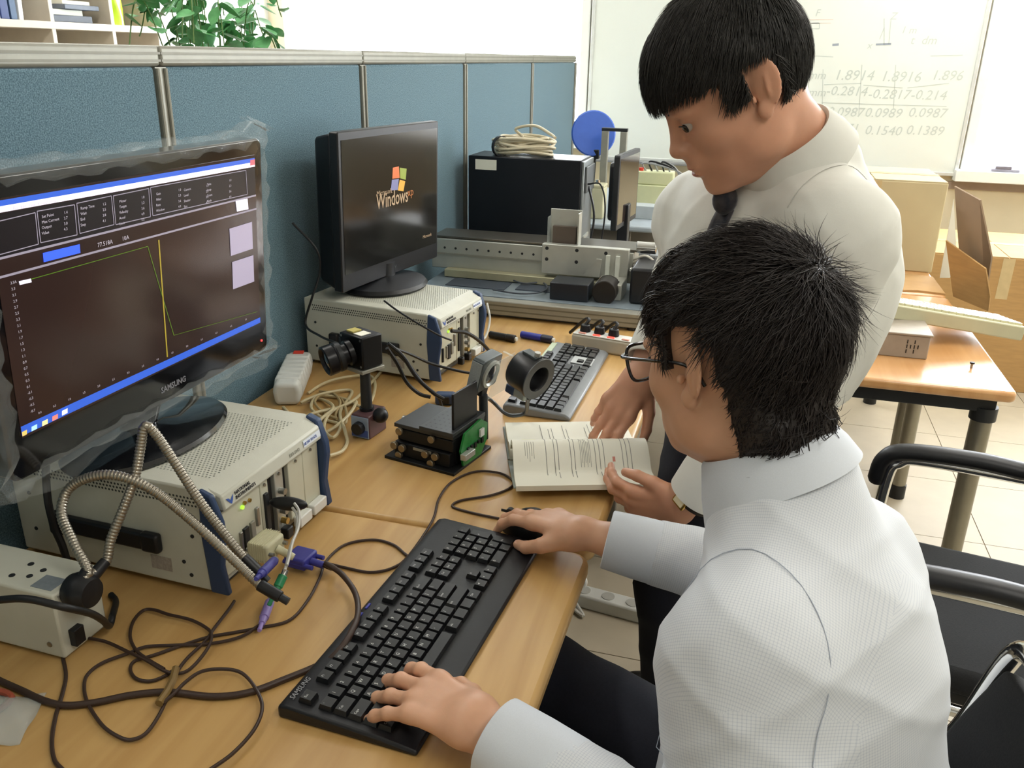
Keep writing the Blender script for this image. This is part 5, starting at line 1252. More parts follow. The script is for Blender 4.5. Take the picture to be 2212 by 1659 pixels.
# ------------------------------------------------------------------ chairs
def chair(label, x, y, rz, arms, top):
    t = thing('visitor_chair', label, 'chair', (x, y, 0), rz=rz)       # local +x faces forward
    MB().prism(round_rect(-.20, .22, -.225, .225, .05), .425, .475).build('seat', CHAIRF, t, bevel=.018, seg=3)
    MB().prism(round_rect(-.19, .205, -.21, .21, .04), .400, .425).build('seat_pan', BLACK, t, bevel=.004)
    def backf(u, v):
        yy = -.215 + .43 * u; zz = .50 + (top - .52) * v
        return (-.185 - .07 * v - .035 * math.cos(math.pi * (u - .5)) + .02 * math.sin(math.pi * v), yy, zz)
    MB().grid(backf, 14, 12).build('backrest', CHAIRF, t, solid=.028, bevel=.006)
    for s in (-1, 1):
        hz = .60 if arms else .40
        if arms:
            c = catmull([(.17, s * .25, .02), (.17, s * .25, .30), (.16, s * .255, .58), (.14, s * .258, .630), (.09, s * .258, .645), (-.12, s * .255, .648), (-.195, s * .245, .645)], 8)
            MB().tube(c, .0125, 12).build('frame_tube', CHROME, t)
            am = catmull([(.182, s * .258, .575), (.172, s * .258, .632), (.13, s * .258, .658), (.0, s * .258, .668), (-.10, s * .256, .664)], 8)
            MB().tube(am, [.018] + [.023] * (len(am) - 2) + [.020], 12, flat=.8).build('armrest', BLACK, t)
        else:
            MB().tube(catmull([(.17, s * .23, .02), (.17, s * .23, .30), (.16, s * .23, .40), (.10, s * .23, .41)], 8), .0125, 12).build('frame_tube', CHROME, t)
        c = catmull([(-.23, s * .235, .02), (-.195, s * .24, .40), (-.195, s * .24, .58), (-.225, s * .235, top - .12), (-.255, s * .225, top), (-.265, s * .16, top + .02)], 8)
        MB().tube(c, .0125, 12).build('frame_tube', CHROME, t)
        for xx in (.17, -.23): MB().cyl((xx, s * (.25 if xx > 0 and arms else .235), 0), (xx, s * (.25 if xx > 0 and arms else .235), .03), .017, n=14).build('foot_cap', BLACK, t)
        MB().tube([(.17, s * .24, .41), (-.195, s * .24, .41)], .011, 10).build('side_rail', CHROME, t)
    MB().tube([(.13, -.24, .405), (.13, .24, .405)], .011, 10).build('cross_rail', CHROME, t)
    MB().tube([(-.265, -.16, top + .02), (-.268, .16, top + .02)], .0125, 12).build('top_tube', CHROME, t)
    return t
chair('empty black chair with chrome arms beyond the seated man', 1.50, 1.575, math.radians(170), True, .86)
chair('black chair with chrome frame the seated man sits on', 1.140, 0.735, math.radians(180), False, .80)
# ------------------------------------------------------------------ people: bodies and clothes grown from distance fields
f32 = np.float32
def nz(v): v = np.asarray(v, float); return v / np.linalg.norm(v)
class Field:
    """distance field made of smoothly joined primitives; evaluated on a grid and polygonised"""
    def __init__(s): s.ops = []
    def cone(s, a, b, ra, rb, k=.02, sq=None, sub=False, clip=None): s.ops.append(('c', np.asarray(a, f32), np.asarray(b, f32), ra, rb, k, sq, sub, clip)); return s
    def ell(s, c, r, k=.02, R=None, sub=False): s.ops.append(('e', np.asarray(c, f32), np.asarray(r, f32), None if R is None else np.asarray(R, f32), k, sub)); return s
    def dist(s, X, Y, Z):
        D = np.full(X.shape, 1.0, f32)
        for op in s.ops:
            if op[0] == 'c':
                _, a, b, ra, rb, k, sq, sub, clip = op
                ba = b - a; L2 = float(ba @ ba) + 1e-12
                px, py, pz = X - a[0], Y - a[1], Z - a[2]
                h = np.clip((px * ba[0] + py * ba[1] + pz * ba[2]) / L2, 0, 1)
                qx, qy, qz = px - h * ba[0], py - h * ba[1], pz - h * ba[2]
                if sq is not None:                     # squash along a direction
                    n, f = np.asarray(sq[0], f32), sq[1]
                    q = qx * n[0] + qy * n[1] + qz * n[2]
                    d = np.sqrt(np.maximum(qx * qx + qy * qy + qz * qz - q * q + (q * f) ** 2, 1e-12)) - (ra + h * (rb - ra))
                else:
                    d = np.sqrt(qx * qx + qy * qy + qz * qz) - (ra + h * (rb - ra))
                if clip is not None:                   # flat ends
                    L = math.sqrt(L2); t = (px * ba[0] + py * ba[1] + pz * ba[2]) / L
                    if clip & 1: d = np.maximum(d, -t)
                    if clip & 2: d = np.maximum(d, t - L)
            else:
                _, c, r, R, k, sub = op
                px, py, pz = X - c[0], Y - c[1], Z - c[2]
                if R is not None: px, py, pz = (R[0, 0] * px + R[0, 1] * py + R[0, 2] * pz, R[1, 0] * px + R[1, 1] * py + R[1, 2] * pz, R[2, 0] * px + R[2, 1] * py + R[2, 2] * pz)
                k0 = np.sqrt((px / r[0]) ** 2 + (py / r[1]) ** 2 + (pz / r[2]) ** 2) + 1e-6
                k1 = np.sqrt((px / r[0] ** 2) ** 2 + (py / r[1] ** 2) ** 2 + (pz / r[2] ** 2) ** 2) + 1e-6
                d = k0 * (k0 - 1) / k1
            if sub:
                h = np.clip(.5 - .5 * (D + d) / k, 0, 1); D = D * (1 - h) - d * h + k * h * (1 - h)
            elif k <= 0: D = np.minimum(D, d)
            else:
                h = np.clip(.5 + .5 * (D - d) / k, 0, 1); D = d * h + D * (1 - h) - k * h * (1 - h)
        return D.astype(f32)
def surface_nets(D, lo, h):
    ins = D < 0
    nx, ny, nz_ = D.shape
    cnt = np.zeros((nx - 1, ny - 1, nz_ - 1), np.uint8)
    for i in (0, 1):
        for j in (0, 1):
            for k in (0, 1): cnt += ins[i:nx - 1 + i, j:ny - 1 + j, k:nz_ - 1 + k]
    act = (cnt > 0) & (cnt < 8)
    idx = np.argwhere(act)
    if len(idx) == 0: return np.zeros((0, 3)), []
    ids = np.full(act.shape, -1, np.int64); ids[act] = np.arange(len(idx))
    corner = {}
    for i in (0, 1):
        for j in (0, 1):
            for k in (0, 1): corner[(i, j, k)] = D[idx[:, 0] + i, idx[:, 1] + j, idx[:, 2] + k]
    acc = np.zeros((len(idx), 3)); n = np.zeros(len(idx))
    for a in corner:
        for ax in range(3):
            if a[ax] == 0:
                b = list(a); b[ax] = 1; b = tuple(b)
                da, db = corner[a], corner[b]; m = (da < 0) != (db < 0)
                t = np.where(m, da / np.where(m, da - db, 1), 0)
                for q in range(3): acc[:, q] += np.where(m, a[q] + (t if q == ax else 0), 0)
                n += m
    V = (idx + acc / n[:, None]) * h + np.asarray(lo)
    F = []
    for ax in range(3):
        sl = [slice(None)] * 3; sh = [slice(None)] * 3; sl[ax] = slice(0, -1); sh[ax] = slice(1, None)
        A, B = ins[tuple(sl)], ins[tuple(sh)]
        u, v = (ax + 1) % 3, (ax + 2) % 3
        e = np.argwhere(A != B)
        ok = (e[:, u] > 0) & (e[:, v] > 0) & (e[:, u] < D.shape[u] - 1) & (e[:, v] < D.shape[v] - 1)
        e = e[ok]
        fl_ = A[e[:, 0], e[:, 1], e[:, 2]]
        q = []
        for du, dv_ in ((-1, -1), (0, -1), (0, 0), (-1, 0)):
            c = e.copy(); c[:, u] += du; c[:, v] += dv_; q.append(ids[c[:, 0], c[:, 1], c[:, 2]])
        Q = np.stack(q, 1); Q[~fl_] = Q[~fl_][:, ::-1]
        F.append(Q)
    F = np.concatenate(F); F = F[(F >= 0).all(1)]
    return V, F
def grow(field, lo, hi, h, extra=None):
    lo = np.asarray(lo, float); hi = np.asarray(hi, float)
    ax = [np.arange(lo[i], hi[i] + h, h).astype(f32) for i in range(3)]
    # coarse cull in slabs keeps memory small
    X, Y, Z = np.meshgrid(*ax, indexing='ij')
    D = field.dist(X, Y, Z)
    if extra is not None: D = extra(D, X, Y, Z)
    return surface_nets(D, lo, h)
def relax(V, F, it=2, lam=.5):
    a = np.concatenate([F[:, [0, 1]], F[:, [1, 2]], F[:, [2, 3]], F[:, [3, 0]]]); n = len(V)
    for _ in range(it):
        S = np.zeros_like(V); C_ = np.zeros(n)
        for c in range(3): S[:, c] = np.bincount(a[:, 0], V[a[:, 1], c], n) + np.bincount(a[:, 1], V[a[:, 0], c], n)
        C_ = np.bincount(a[:, 0], minlength=n) + np.bincount(a[:, 1], minlength=n)
        V = V + lam * (S / np.maximum(C_, 1)[:, None] - V)
    return V
def mesh_obj(name, parts, m, parent, smooth=True):
    Vs, Fs, o = [], [], 0
    for V, F in parts:
        Vs.append(V); Fs.append(np.asarray(F) + o); o += len(V)
    V = np.concatenate(Vs); F = np.concatenate(Fs)
    loc = np.array(parent.location) if parent is not None else np.zeros(3)
    me = bpy.data.meshes.new(name); V = (V - loc).astype(f32)
    me.vertices.add(len(V)); me.vertices.foreach_set('co', V.ravel())
    k = F.shape[1]
    me.loops.add(len(F) * k); me.polygons.add(len(F))
    me.loops.foreach_set('vertex_index', F.ravel().astype(np.int32))
    me.polygons.foreach_set('loop_start', np.arange(0, len(F) * k, k, dtype=np.int32))
    me.polygons.foreach_set('use_smooth', np.full(len(F), smooth))
    me.update(calc_edges=True); me.validate(); me.materials.append(m)
    ob = bpy.data.objects.new(name, me); COL.objects.link(ob)
    if parent is not None: ob.parent = parent
    return ob
def basis(fwd, up):                     # columns: forward, left, up
    f = nz(fwd); l = np.cross(nz(up), f); l = nz(l); u = np.cross(f, l)
    return np.stack([f, l, u], 1)

# ---- head (local: x forward, y left, z up; origin between the ears, metres)
def head_field(neck_to, neck_r=.056, lips=True):
    H = Field()
    H.ell((-.012, 0, .036), (.098, .076, .090), .0)
    H.ell((.022, 0, .040), (.070, .068, .070), .03)                 # forehead
    H.ell((.030, 0, -.030), (.060, .063, .080), .035)               # mid face
    H.ell((.046, 0, -.076), (.044, .043, .034), .035)               # jaw
    H.ell((.078, 0, -.098), (.018, .020, .014), .022)               # chin
    for s in (-1, 1):
        H.ell((.056, s * .040, -.020), (.026, .024, .022), .022)    # cheeks
        H.ell((.006, s * .054, -.062), (.026, .016, .028), .03)     # jaw corner
        H.ell((.080, s * .030, .024), (.016, .026, .010), .014)     # brow
        H.ell((.099, s * .031, .004), (.014, .017, .010), .014, sub=True)   # eye socket
        H.ell((.0795, s * .031, .0110), (.0128, .0170, .0064), .004)      # upper lid
        H.ell((.0785, s * .031, -.0068), (.0118, .0150, .0052), .004)      # lower lid
    H.cone((.090, 0, .018), (.106, 0, -.022), .0075, .0105, .014)   # nose bridge
    H.ell((.1075, 0, -.0265), (.0115, .0115, .0095), .008)          # nose tip
    for s in (-1, 1): H.ell((.0975, s * .0135, -.0295), (.0105, .0075, .0080), .006)
    H.ell((.090, 0, -.050), (.014, .024, .016), .018)
    H.ell((.0985, 0, -.0565), (.0085, .0225, .0052), .005)          # upper lip
    H.ell((.0970, 0, -.0675), (.0085, .0190, .0058), .005)          # lower lip
    H.ell((.1080, 0, -.0620), (.0060, .0230, .0014), .003, sub=True)
    for s in (-1, 1):
        # ear: shell, bowl and lobe
        R = np.array([[1, 0, .25], [0, 1, 0], [-.25, 0, 1]]) @ np.array([[1, -.50 * s, 0], [.50 * s, 1, 0], [0, 0, 1]])
        H.ell((-.016, s * .0835, .006), (.0225, .0052, .034), .005, R=R)
        H.ell((-.002, s * .0785, -.026), (.0100, .0060, .0120), .006)
        H.ell((-.008, s * .0915, .007), (.0140, .0050, .0230), .003, R=R, sub=True)
        H.ell((-.015, s * .0870, .002), (.0035, .0045, .0170), .003, R=R)
        H.ell((.0065, s * .0800, -.006), (.0040, .0050, .0060), .003)
    a = np.array([-.022, 0, -.040]); b = np.asarray(neck_to)
    H.cone(a, b, neck_r, neck_r + .006, .03)
    H.cone(np.array([.012, 0, -.085]), a * .3 + b * .7, .030, .042, .03)
    return H
def build_head(M, T, neck_world, res=.0024):
    inv = M.T @ (np.asarray(neck_world) - T)
    H = head_field(inv)
    lo = np.minimum([-.125, -.105, -.14], inv - .075); hi = np.maximum([.130, .105, .14], inv + .055)
    V, F = grow(H, lo, hi, res)
    V = relax(V, F, 1, .4)
    return V @ M.T + T, F

# ---- hand (local: x towards fingers, y towards the thumb, z back of hand; origin at wrist)
FING = [(.086, .0270, (.041, .025, .021), .0092), (.091, .0075, (.046, .029, .022), .0094), (.087, -.0120, (.042, .027, .021), .0088), (.078, -.0295, (.033, .020, .019), .0078)]
def hand_field(flex, splay, thumb, forearm, r_wr=.026, r_el=.040):
    H = Field(); nails = []
    for i, (kx, ky, L, r) in enumerate(FING):
        H.cone((.012, ky * .62, -.002), (kx, ky, .001), .0125, .0112 if i < 3 else .0098, .012, sq=((0, 0, 1), 1.05))
    H.cone((.02, .004, -.009), (.075, .0, -.008), .014, .013, .016)
    for i, (kx, ky, L, r) in enumerate(FING):
        p = np.array([kx - .004, ky, .0]); ang = 0.0; sp = splay[i]
        prev_r = r * 1.04
        for j in range(3):
            ang += flex[i][j]
            d = np.array([math.cos(ang) * math.cos(sp), math.cos(ang) * math.sin(sp), -math.sin(ang)])
            q = p + d * L[j]; rr = r * (1.0, .94, .84)[j]; r2 = r * (.94, .86, .68)[j]
            H.cone(p, q, rr, r2, .0085 if j == 0 else .0022)
            if j < 2: H.ell(q, (rr * 1.03,) * 3, .003)
            if j == 2:
                up = np.array([math.sin(ang), 0, math.cos(ang)])
                nails.append((p + d * L[2] * .72 + up * r2 * .93, d, up, r * .62))
            p = q
    tp = [np.asarray(q, float) for q in thumb]
    H.cone(tp[0], tp[1], .0165, .0118, .014); H.cone(tp[1], tp[2], .0110, .0098, .004); H.cone(tp[2], tp[3], .0098, .0078, .003)
    d = nz(tp[3] - tp[2]); up = nz(np.array([0, .4, 1.0]) - d * d.dot([0, .4, 1.0])); nails.append((tp[2] + (tp[3] - tp[2]) * .75 + up * .0078, d, up, .0062))
    fa = np.asarray(forearm, float)
    H.cone((.010, 0, -.002), nz(fa) * .05, r_wr * 1.04, r_wr * .98, .022, sq=((0, 0, 1), 1.22))
    H.cone(nz(fa) * .05, fa, r_wr * .98, r_el, .03, sq=((0, 0, 1), 1.15))
    return H, nails
def build_hand(M, T, mirror, flex, splay, thumb, elbow_world, keep=.16, res=.0019):
    """M columns: x,y,z axes of hand in world; mirror flips y (left hand keeps thumb on +y of the local frame)"""
    fa = M.T @ (np.asarray(elbow_world) - T)
    fa_c = nz(fa) * min(np.linalg.norm(fa), keep)
    H, nails = hand_field(flex, splay, thumb, fa_c)
    lo = np.array([-.03, -.075, -.12]); hi = np.array([.20, .085, .05])
    lo = np.minimum(lo, fa_c - .045); hi = np.maximum(hi, fa_c + .045)
    V, F = grow(H, lo, hi, res)
    V = relax(V, F, 1, .4)
    Vw = V @ M.T + T
    if np.linalg.det(M) < 0: F = F[:, ::-1]
    nb = MB()
    for (p, d, up, r) in nails:
        w = np.cross(up, d)
        pts = [p + d * (r * 1.1 * math.cos(a)) + w * (r * .78 * math.sin(a)) - up * (.0010 * abs(math.sin(a))) + up * .0004 for a in np.linspace(0, 2 * math.pi, 12, endpoint=False)]
        nb.add([M @ q + T for q in pts], [tuple(range(12))])
    return Vw, F, nb

# ---- strands over a hair cap
def strands(P, N, crown, M, T, cen, rad, n, length, lift, width, seed, flow=None, jit=.25, seg=5):
    """P,N: cap vertices/normals in head space; each strand is a tapering 3-sided sliver following the scalp"""
    R = np.random.RandomState(seed)
    pick = R.randint(0, len(P), n); p = P[pick].copy(); nr = N[pick]
    d = p - crown; d -= nr * (d * nr).sum(1)[:, None]
    if flow is not None: d = flow(p, d, R)
    d += R.normal(0, jit, d.shape) * np.linalg.norm(d, axis=1)[:, None]
    d /= (np.linalg.norm(d, axis=1)[:, None] + 1e-9)
    L = length(p, R); W = width * R.uniform(.6, 1.3, n); up = lift(p, R)
    pts = []
    cur = p + nr * .0006
    for k in range(seg + 1):
        t = k / seg
        pts.append(cur + nr * (up * t * t)[:, None])
        cur = cur + d * (L / seg)[:, None]
        q = (cur - cen) / rad; k0 = np.linalg.norm(q, axis=1)
        tgt = 1.0 + .006
        fix = (k0 < 1.35)
        s = np.where(fix, 1 + (np.maximum(k0, tgt * .985) / k0 - 1) * 1.0, 1.0)
        cur = cen + (cur - cen) * s[:, None]
        # keep direction tangent to the scalp ellipsoid
        g = (cur - cen) / rad ** 2; g /= np.linalg.norm(g, axis=1)[:, None]
        d = d - g * np.clip((d * g).sum(1), 0, None)[:, None]; d /= (np.linalg.norm(d, axis=1)[:, None] + 1e-9)
    pts = np.stack(pts, 1)                                             # n, seg+1, 3
    side = np.cross(nr, p - crown); side /= (np.linalg.norm(side, axis=1)[:, None] + 1e-9)
    V = []
    for k in range(seg + 1):
        w = (W * (1 - (k / seg) ** 1.6) + .00005)[:, None]
        V += [pts[:, k] + side * w, pts[:, k] - side * w, pts[:, k] + nr * w * .9]
    V = np.stack(V, 1).reshape(-1, 3)
    base = (np.arange(n) * 3 * (seg + 1))[:, None]
    F = []
    for k in range(seg):
        for a, b in ((0, 1), (1, 2), (2, 0)):
            F.append(np.concatenate([base + 3 * k + a, base + 3 * k + b, base + 3 * k + 3 + b, base + 3 * k + 3 + a], 1))
    F = np.concatenate(F)
    return V @ M.T + T, F
def normals(V, F):
    n = np.cross(V[F[:, 2]] - V[F[:, 0]], V[F[:, 3]] - V[F[:, 1]]); o = np.zeros_like(V)
    for k in range(4):
        for c in range(3): o[:, c] += np.bincount(F[:, k], n[:, c], len(V))
    return o / (np.linalg.norm(o, axis=1)[:, None] + 1e-12)

SKIN = mat('light_skin', '#cf9f80', .48, var=.07, scale=22, bump=.05, bscale=900, sss=.25)
SKIN2 = mat('light_skin_ruddy', '#cb9679', .48, var=.08, scale=20, bump=.05, bscale=900, sss=.25)
NAIL = mat('fingernail', '#d9a896', .3, var=.03)
HAIR = mat('black_hair', '#24221f', .5, var=.25, scale=60, spec=.45)
HAIR2 = mat('dark_brown_hair', '#282220', .45, var=.3, scale=60, spec=.4)
def shirt_uv(ob, V, F, segs):
    C_ = V[F].mean(1); ds = []
    for a, b, r, R_ in segs:
        a = np.asarray(a, float); b = np.asarray(b, float); ab = b - a; h = np.clip(((C_ - a) @ ab) / (ab @ ab), 0, 1); ds.append(np.linalg.norm(C_ - a - h[:, None] * ab, axis=1) - r)
    ch = np.argmin(np.stack(ds), 0); UV = np.zeros((len(F), 4, 2))
    for i, (a, b, r, R_) in enumerate(segs):
        m = ch == i
        if not m.any(): continue
        a = np.asarray(a, float); ax = nz(np.asarray(b, float) - a); u = nz(np.cross(ax, [.3, 1.0, .1])); w = np.cross(ax, u)
        ac = np.arctan2((C_[m] - a) @ w, (C_[m] - a) @ u); P = V[F[m]] - a
        d = np.arctan2(P @ w, P @ u) - ac[:, None]; d = (d + np.pi) % (2 * np.pi) - np.pi
        UV[m, :, 0] = (ac[:, None] + d) * R_; UV[m, :, 1] = P @ ax
    l = ob.data.uv_layers.new(name='weave'); l.data.foreach_set('uv', UV.astype(f32).ravel())
def shirt_mat(name, c, line, pitch, amt):
    m = bpy.data.materials.new(name); m.use_nodes = True; nt = m.node_tree; b = nt.nodes['Principled BSDF']
    tc = nt.nodes.new('ShaderNodeTexCoord'); mp = nt.nodes.new('ShaderNodeMapping'); nt.links.new(tc.outputs['UV'], mp.inputs[0])
    prev = None
    for ax in ('X', 'Y'):
        w = nt.nodes.new('ShaderNodeTexWave'); w.wave_type = 'BANDS'; w.bands_direction = ax; w.wave_profile = 'SIN'
        w.inputs['Scale'].default_value = .314 / pitch; nt.links.new(mp.outputs[0], w.inputs['Vector'])
        mr = nt.nodes.new('ShaderNodeMapRange'); mr.inputs[1].default_value = .72; mr.inputs[2].default_value = .95; nt.links.new(w.outputs['Fac'], mr.inputs[0])
        if prev is None: prev = mr.outputs[0]
        else:
            a = nt.nodes.new('ShaderNodeMath'); a.operation = 'ADD'; nt.links.new(prev, a.inputs[0]); nt.links.new(mr.outputs[0], a.inputs[1]); prev = a.outputs[0]
    s = nt.nodes.new('ShaderNodeMath'); s.operation = 'MULTIPLY'; s.inputs[1].default_value = amt; s.use_clamp = True; nt.links.new(prev, s.inputs[0])
    mx = nt.nodes.new('ShaderNodeMix'); mx.data_type = 'RGBA'; mx.inputs[6].default_value = lin(c); mx.inputs[7].default_value = lin(line)
    nt.links.new(s.outputs[0], mx.inputs[0]); nt.links.new(mx.outputs[2], b.inputs['Base Color'])
    b.inputs['Roughness'].default_value = .8; b.inputs['Sheen Weight'].default_value = .1
    return m
SHIRT1 = shirt_mat('white_shirt_blue_grid', '#d3d6da', '#8391ab', .0030, .20)
SHIRT2 = mat('plain_white_shirt', '#d8d7cf', .8, var=.02, scale=40, bump=.08, bscale=900)

def folds(amp, dirs, seed):
    R = np.random.RandomState(seed); W = []
    for (d, freq, a) in dirs: W.append((nz(d), freq, a, R.uniform(0, 6.28), R.normal(0, 1, 3)))
    def fn(D, X, Y, Z):
        s = 0
        for d, fq, a, ph, j in W:
            ph2 = ph + 1.6 * np.sin((X * j[0] + Y * j[1] + Z * j[2]) * 9 + ph)
            q = np.sin((X * d[0] + Y * d[1] + Z * d[2]) * fq * 6.283 + ph2)
            s = s + a * (.6 * (1 - np.abs(q)) ** 2 + .4 * (.5 + .5 * q) ** 2)
        return D - (amp * s).astype(f32)
    return fn
def armhole(parent, field, fn, c, axis, m, rmax=.15, span=(0, 2 * math.pi), w=.0005):
    ax = nz(axis); u = nz(np.cross(ax, [.3, .2, 1.0])); v = np.cross(ax, u); pts = []; loc = np.array(parent.location)
    rr = np.arange(.02, rmax, .0015).astype(f32)
    for a in np.linspace(span[0], span[1], 60):
        d = math.cos(a) * u + math.sin(a) * v; P = np.asarray(c) + rr[:, None] * d
        D = field.dist(*(P[:, k].astype(f32) for k in range(3))); D = fn(D, *(P[:, k].astype(f32) for k in range(3)))
        i = np.argmax(D > 0)
        if D[i] > 0: pts.append(P[i] + d * .0004 - loc)
    if len(pts) > 12: MB().tube(catmull(pts[::3], 3), w, 6).build('sleeve_seam', m, parent)
def collar(parent, M, c, rx, ry, m, h=.040, front_gap=.10, drop=.050, tilt=0.0, flare=.014):
    """fold-down shirt collar round the neck; M columns forward, left, up of the neck"""
    c = np.asarray(c)
    n = 48
    def ringp(k, r_off, hh, dip):
        a = front_gap + (2 * math.pi - 2 * front_gap) * k / n
        f = abs(math.cos(a / 2)) ** 6                         # 1 at the front
        r = 1 + r_off / rx
        p = np.array([rx * r * math.cos(a), ry * r * math.sin(a), hh - dip * f])
        p[0] += .010 * f
        return c + M @ p
    prof = [(.000, -.012, .0), (-.002, h * .55, .004), (-.003, h, .010), (.002, h + .004, .010), (.006, h, .012), (flare * .7, h * .45, .030), (flare, -.004, drop), (flare - .002, -.004, drop), (flare * .6 - .002, h * .42, .032), (.003, h - .006, .014)]
    V = [ringp(k, *q) for k in range(n + 1) for q in prof]; q = len(prof)
    F = [(k * q + i, k * q + (i + 1) % q, (k + 1) * q + (i + 1) % q, (k + 1) * q + i) for k in range(n) for i in range(q)]
    B = MB(); B.add([v - np.array(parent.location) for v in V], F + [tuple(range(q - 1, -1, -1)), tuple(n * q + i for i in range(q))])
    return B.build('collar', m, parent, smooth=50)
def cuff(parent, a, b, ra, rb, m, sqn=None, f=1.0):
    """open shirt cuff: tube with thickness from a to b"""
    a = np.asarray(a, float); b = np.asarray(b, float); ax = nz(b - a); B = MB()
    if sqn is None: sqn = np.array([0, 0, 1.0])
    u = nz(np.asarray(sqn) - ax * ax.dot(sqn)); w = np.cross(ax, u)
    L = np.linalg.norm(b - a); n = 32
    prof = [(ra - .004, -.002), (ra, .0), (ra * .5 + rb * .5 + .0008, L * .5), (rb, L), (rb - .0018, L + .0012), (rb - .0042, L), (rb - .006, L - .02)]
    V = []; loc = np.array(parent.location)
    for r, h in prof:
        for k in range(n):
            an = 2 * math.pi * k / n
            V.append(a + ax * h + r * (math.cos(an) * u / f + math.sin(an) * w) - loc)
    F = [(i * n + k, i * n + (k + 1) % n, (i + 1) * n + (k + 1) % n, (i + 1) * n + k) for i in range(len(prof) - 1) for k in range(n)]
    B.add(V, F); o = B.build('cuff', m, parent, smooth=50)
    # button
    return o
def torso_field(Ls, Rs, neck, pelvis, fwd, g=1.0, belly=.0):
    Ls, Rs, neck, pelvis = (np.asarray(q, float) for q in (Ls, Rs, neck, pelvis))
    r = nz(Ls - Rs); mid = (Ls + Rs) / 2
    up = nz(mid - pelvis); r = nz(r - up * up.dot(r)); f = np.cross(r, up)
    if f @ np.asarray(fwd) < 0: f = -f
    Rm = np.stack([r, f, up])
    S = Field()
    H = np.linalg.norm(mid - pelvis)
    S.ell(pelvis + up * H * .62 - f * .005, (.178 * g, .122 * g, .215), 0, R=Rm)
    S.ell(pelvis + up * H * .22 + f * .01, (.168 * g, .122 * g + belly, .20), .07, R=Rm)
    S.ell(pelvis + up * H * .80 - f * .035, (.150 * g, .095 * g, .13), .06, R=Rm)      # shoulder blades
    S.cone(Ls, Rs, .062, .062, .06)
    for q in (Ls, Rs): S.cone(neck - up * .02, q * .82 + mid * .18 + up * .015, .058, .050, .05)
    S.cone(neck, mid, .060, .085, .05)
    return S, f, up, r
def arm(S, sh, el, wr, r0=.062, r1=.053, r2=.050, r3=.040, cut=True):
    S.cone(sh, el, r0, r1, .05)
    S.cone(el, wr, r2, r3, .04, clip=2)

# ================================================================== the seated man
P1 = thing('person', 'seated man in white checked shirt and glasses typing at keyboard', 'person', (1.10, 0.80, 0.0))
HC = np.array([1.038, .925, 1.134]); NB1 = np.array([1.108, .888, 1.014])
az = math.radians(142); pt = math.radians(-13)
HM = basis((math.cos(az) * math.cos(pt), math.sin(az) * math.cos(pt), math.sin(pt)), (.0, .02, 1))
LS, RS, PV = np.array([1.078, .708, .905]), np.array([1.188, .948, .895]), np.array([1.175, .82, .52])
LE, LW = np.array([1.095, .595, .730]), np.array([.818, .692, .774])
RE, RW = np.array([1.135, 1.12, .735]), np.array([.850, 1.112, .776])
body = []
body.append(build_head(HM, HC, NB1))
# left hand on the keyboard
hx = nz(np.array([.635, .774, .752]) - LW); hz = nz(np.array([.10, -.18, 1.0])); hy = nz(np.cross(hx, hz)); hz = np.cross(hy, hx); hz = hz if hz[2] > 0 else -hz
hy = hy if hy[1] > 0 else -hy
ML = np.stack([hx, hy, hz], 1)
V, F, nails1 = build_hand(ML, LW, True, [(.12, .34, .28), (.13, .36, .30), (.15, .34, .30), (.14, .26, .22)], (.12, .0, -.12, -.30),
                          [(.018, .020, -.008), (.050, .040, -.014), (.078, .050, -.022), (.098, .050, -.030)], LE)
body.append((V, F))
hx = nz(np.array([.690, 1.195, .756]) - RW); hz = nz(np.array([.08, .05, 1.0])); hy = nz(np.cross(hz, hx)); hz = np.cross(hx, hy)
MR = np.stack([hx, hy, hz], 1)
V, F, nails2 = build_hand(MR, RW, False, [(.10, .42, .40), (.08, .42, .42), (.20, .50, .40), (.35, .50, .35)], (.06, .02, -.04, -.10),
                          [(.018, .022, -.008), (.048, .046, -.020), (.076, .050, -.030), (.098, .044, -.034)], RE)
body.append((V, F))
S, f1, up1, r1 = torso_field(LS, RS, NB1, PV, (-.8, .6, 0), g=.82)
S.cone(LS, LE, .045, .04, .03); S.cone(LE, LE + (LW - LE) * .55, .036, .028, .03); S.cone(RS, RE, .045, .04, .03); S.cone(RE, RE + (RW - RE) * .55, .036, .028, .03)
S.cone(PV + np.array([-.03, -.09, -.0]), (.74, .70, .53), .065, .05, .04); S.cone(PV + np.array([.0, .09, .0]), (.80, 1.04, .53), .065, .05, .04)
for kn, an in (((.74, .70, .53), (.80, .66, .10)), ((.80, 1.04, .53), (.86, 1.04, .10))): S.cone(kn, an, .05, .035, .03)
V, F = grow(S, (.60, .48, .05), (1.40, 1.22, 1.10), .011); body.append((V, F))
mesh_obj('body', body, SKIN, P1)
nb = MB(); nb.v = nails1.v + nails2.v; nb.f = nails1.f + [tuple(i + len(nails1.v) for i in q) for q in nails2.f]
nb.v = [tuple(np.array(v) - np.array(P1.location)) for v in nb.v]; nb.build('fingernails', NAIL, P1)
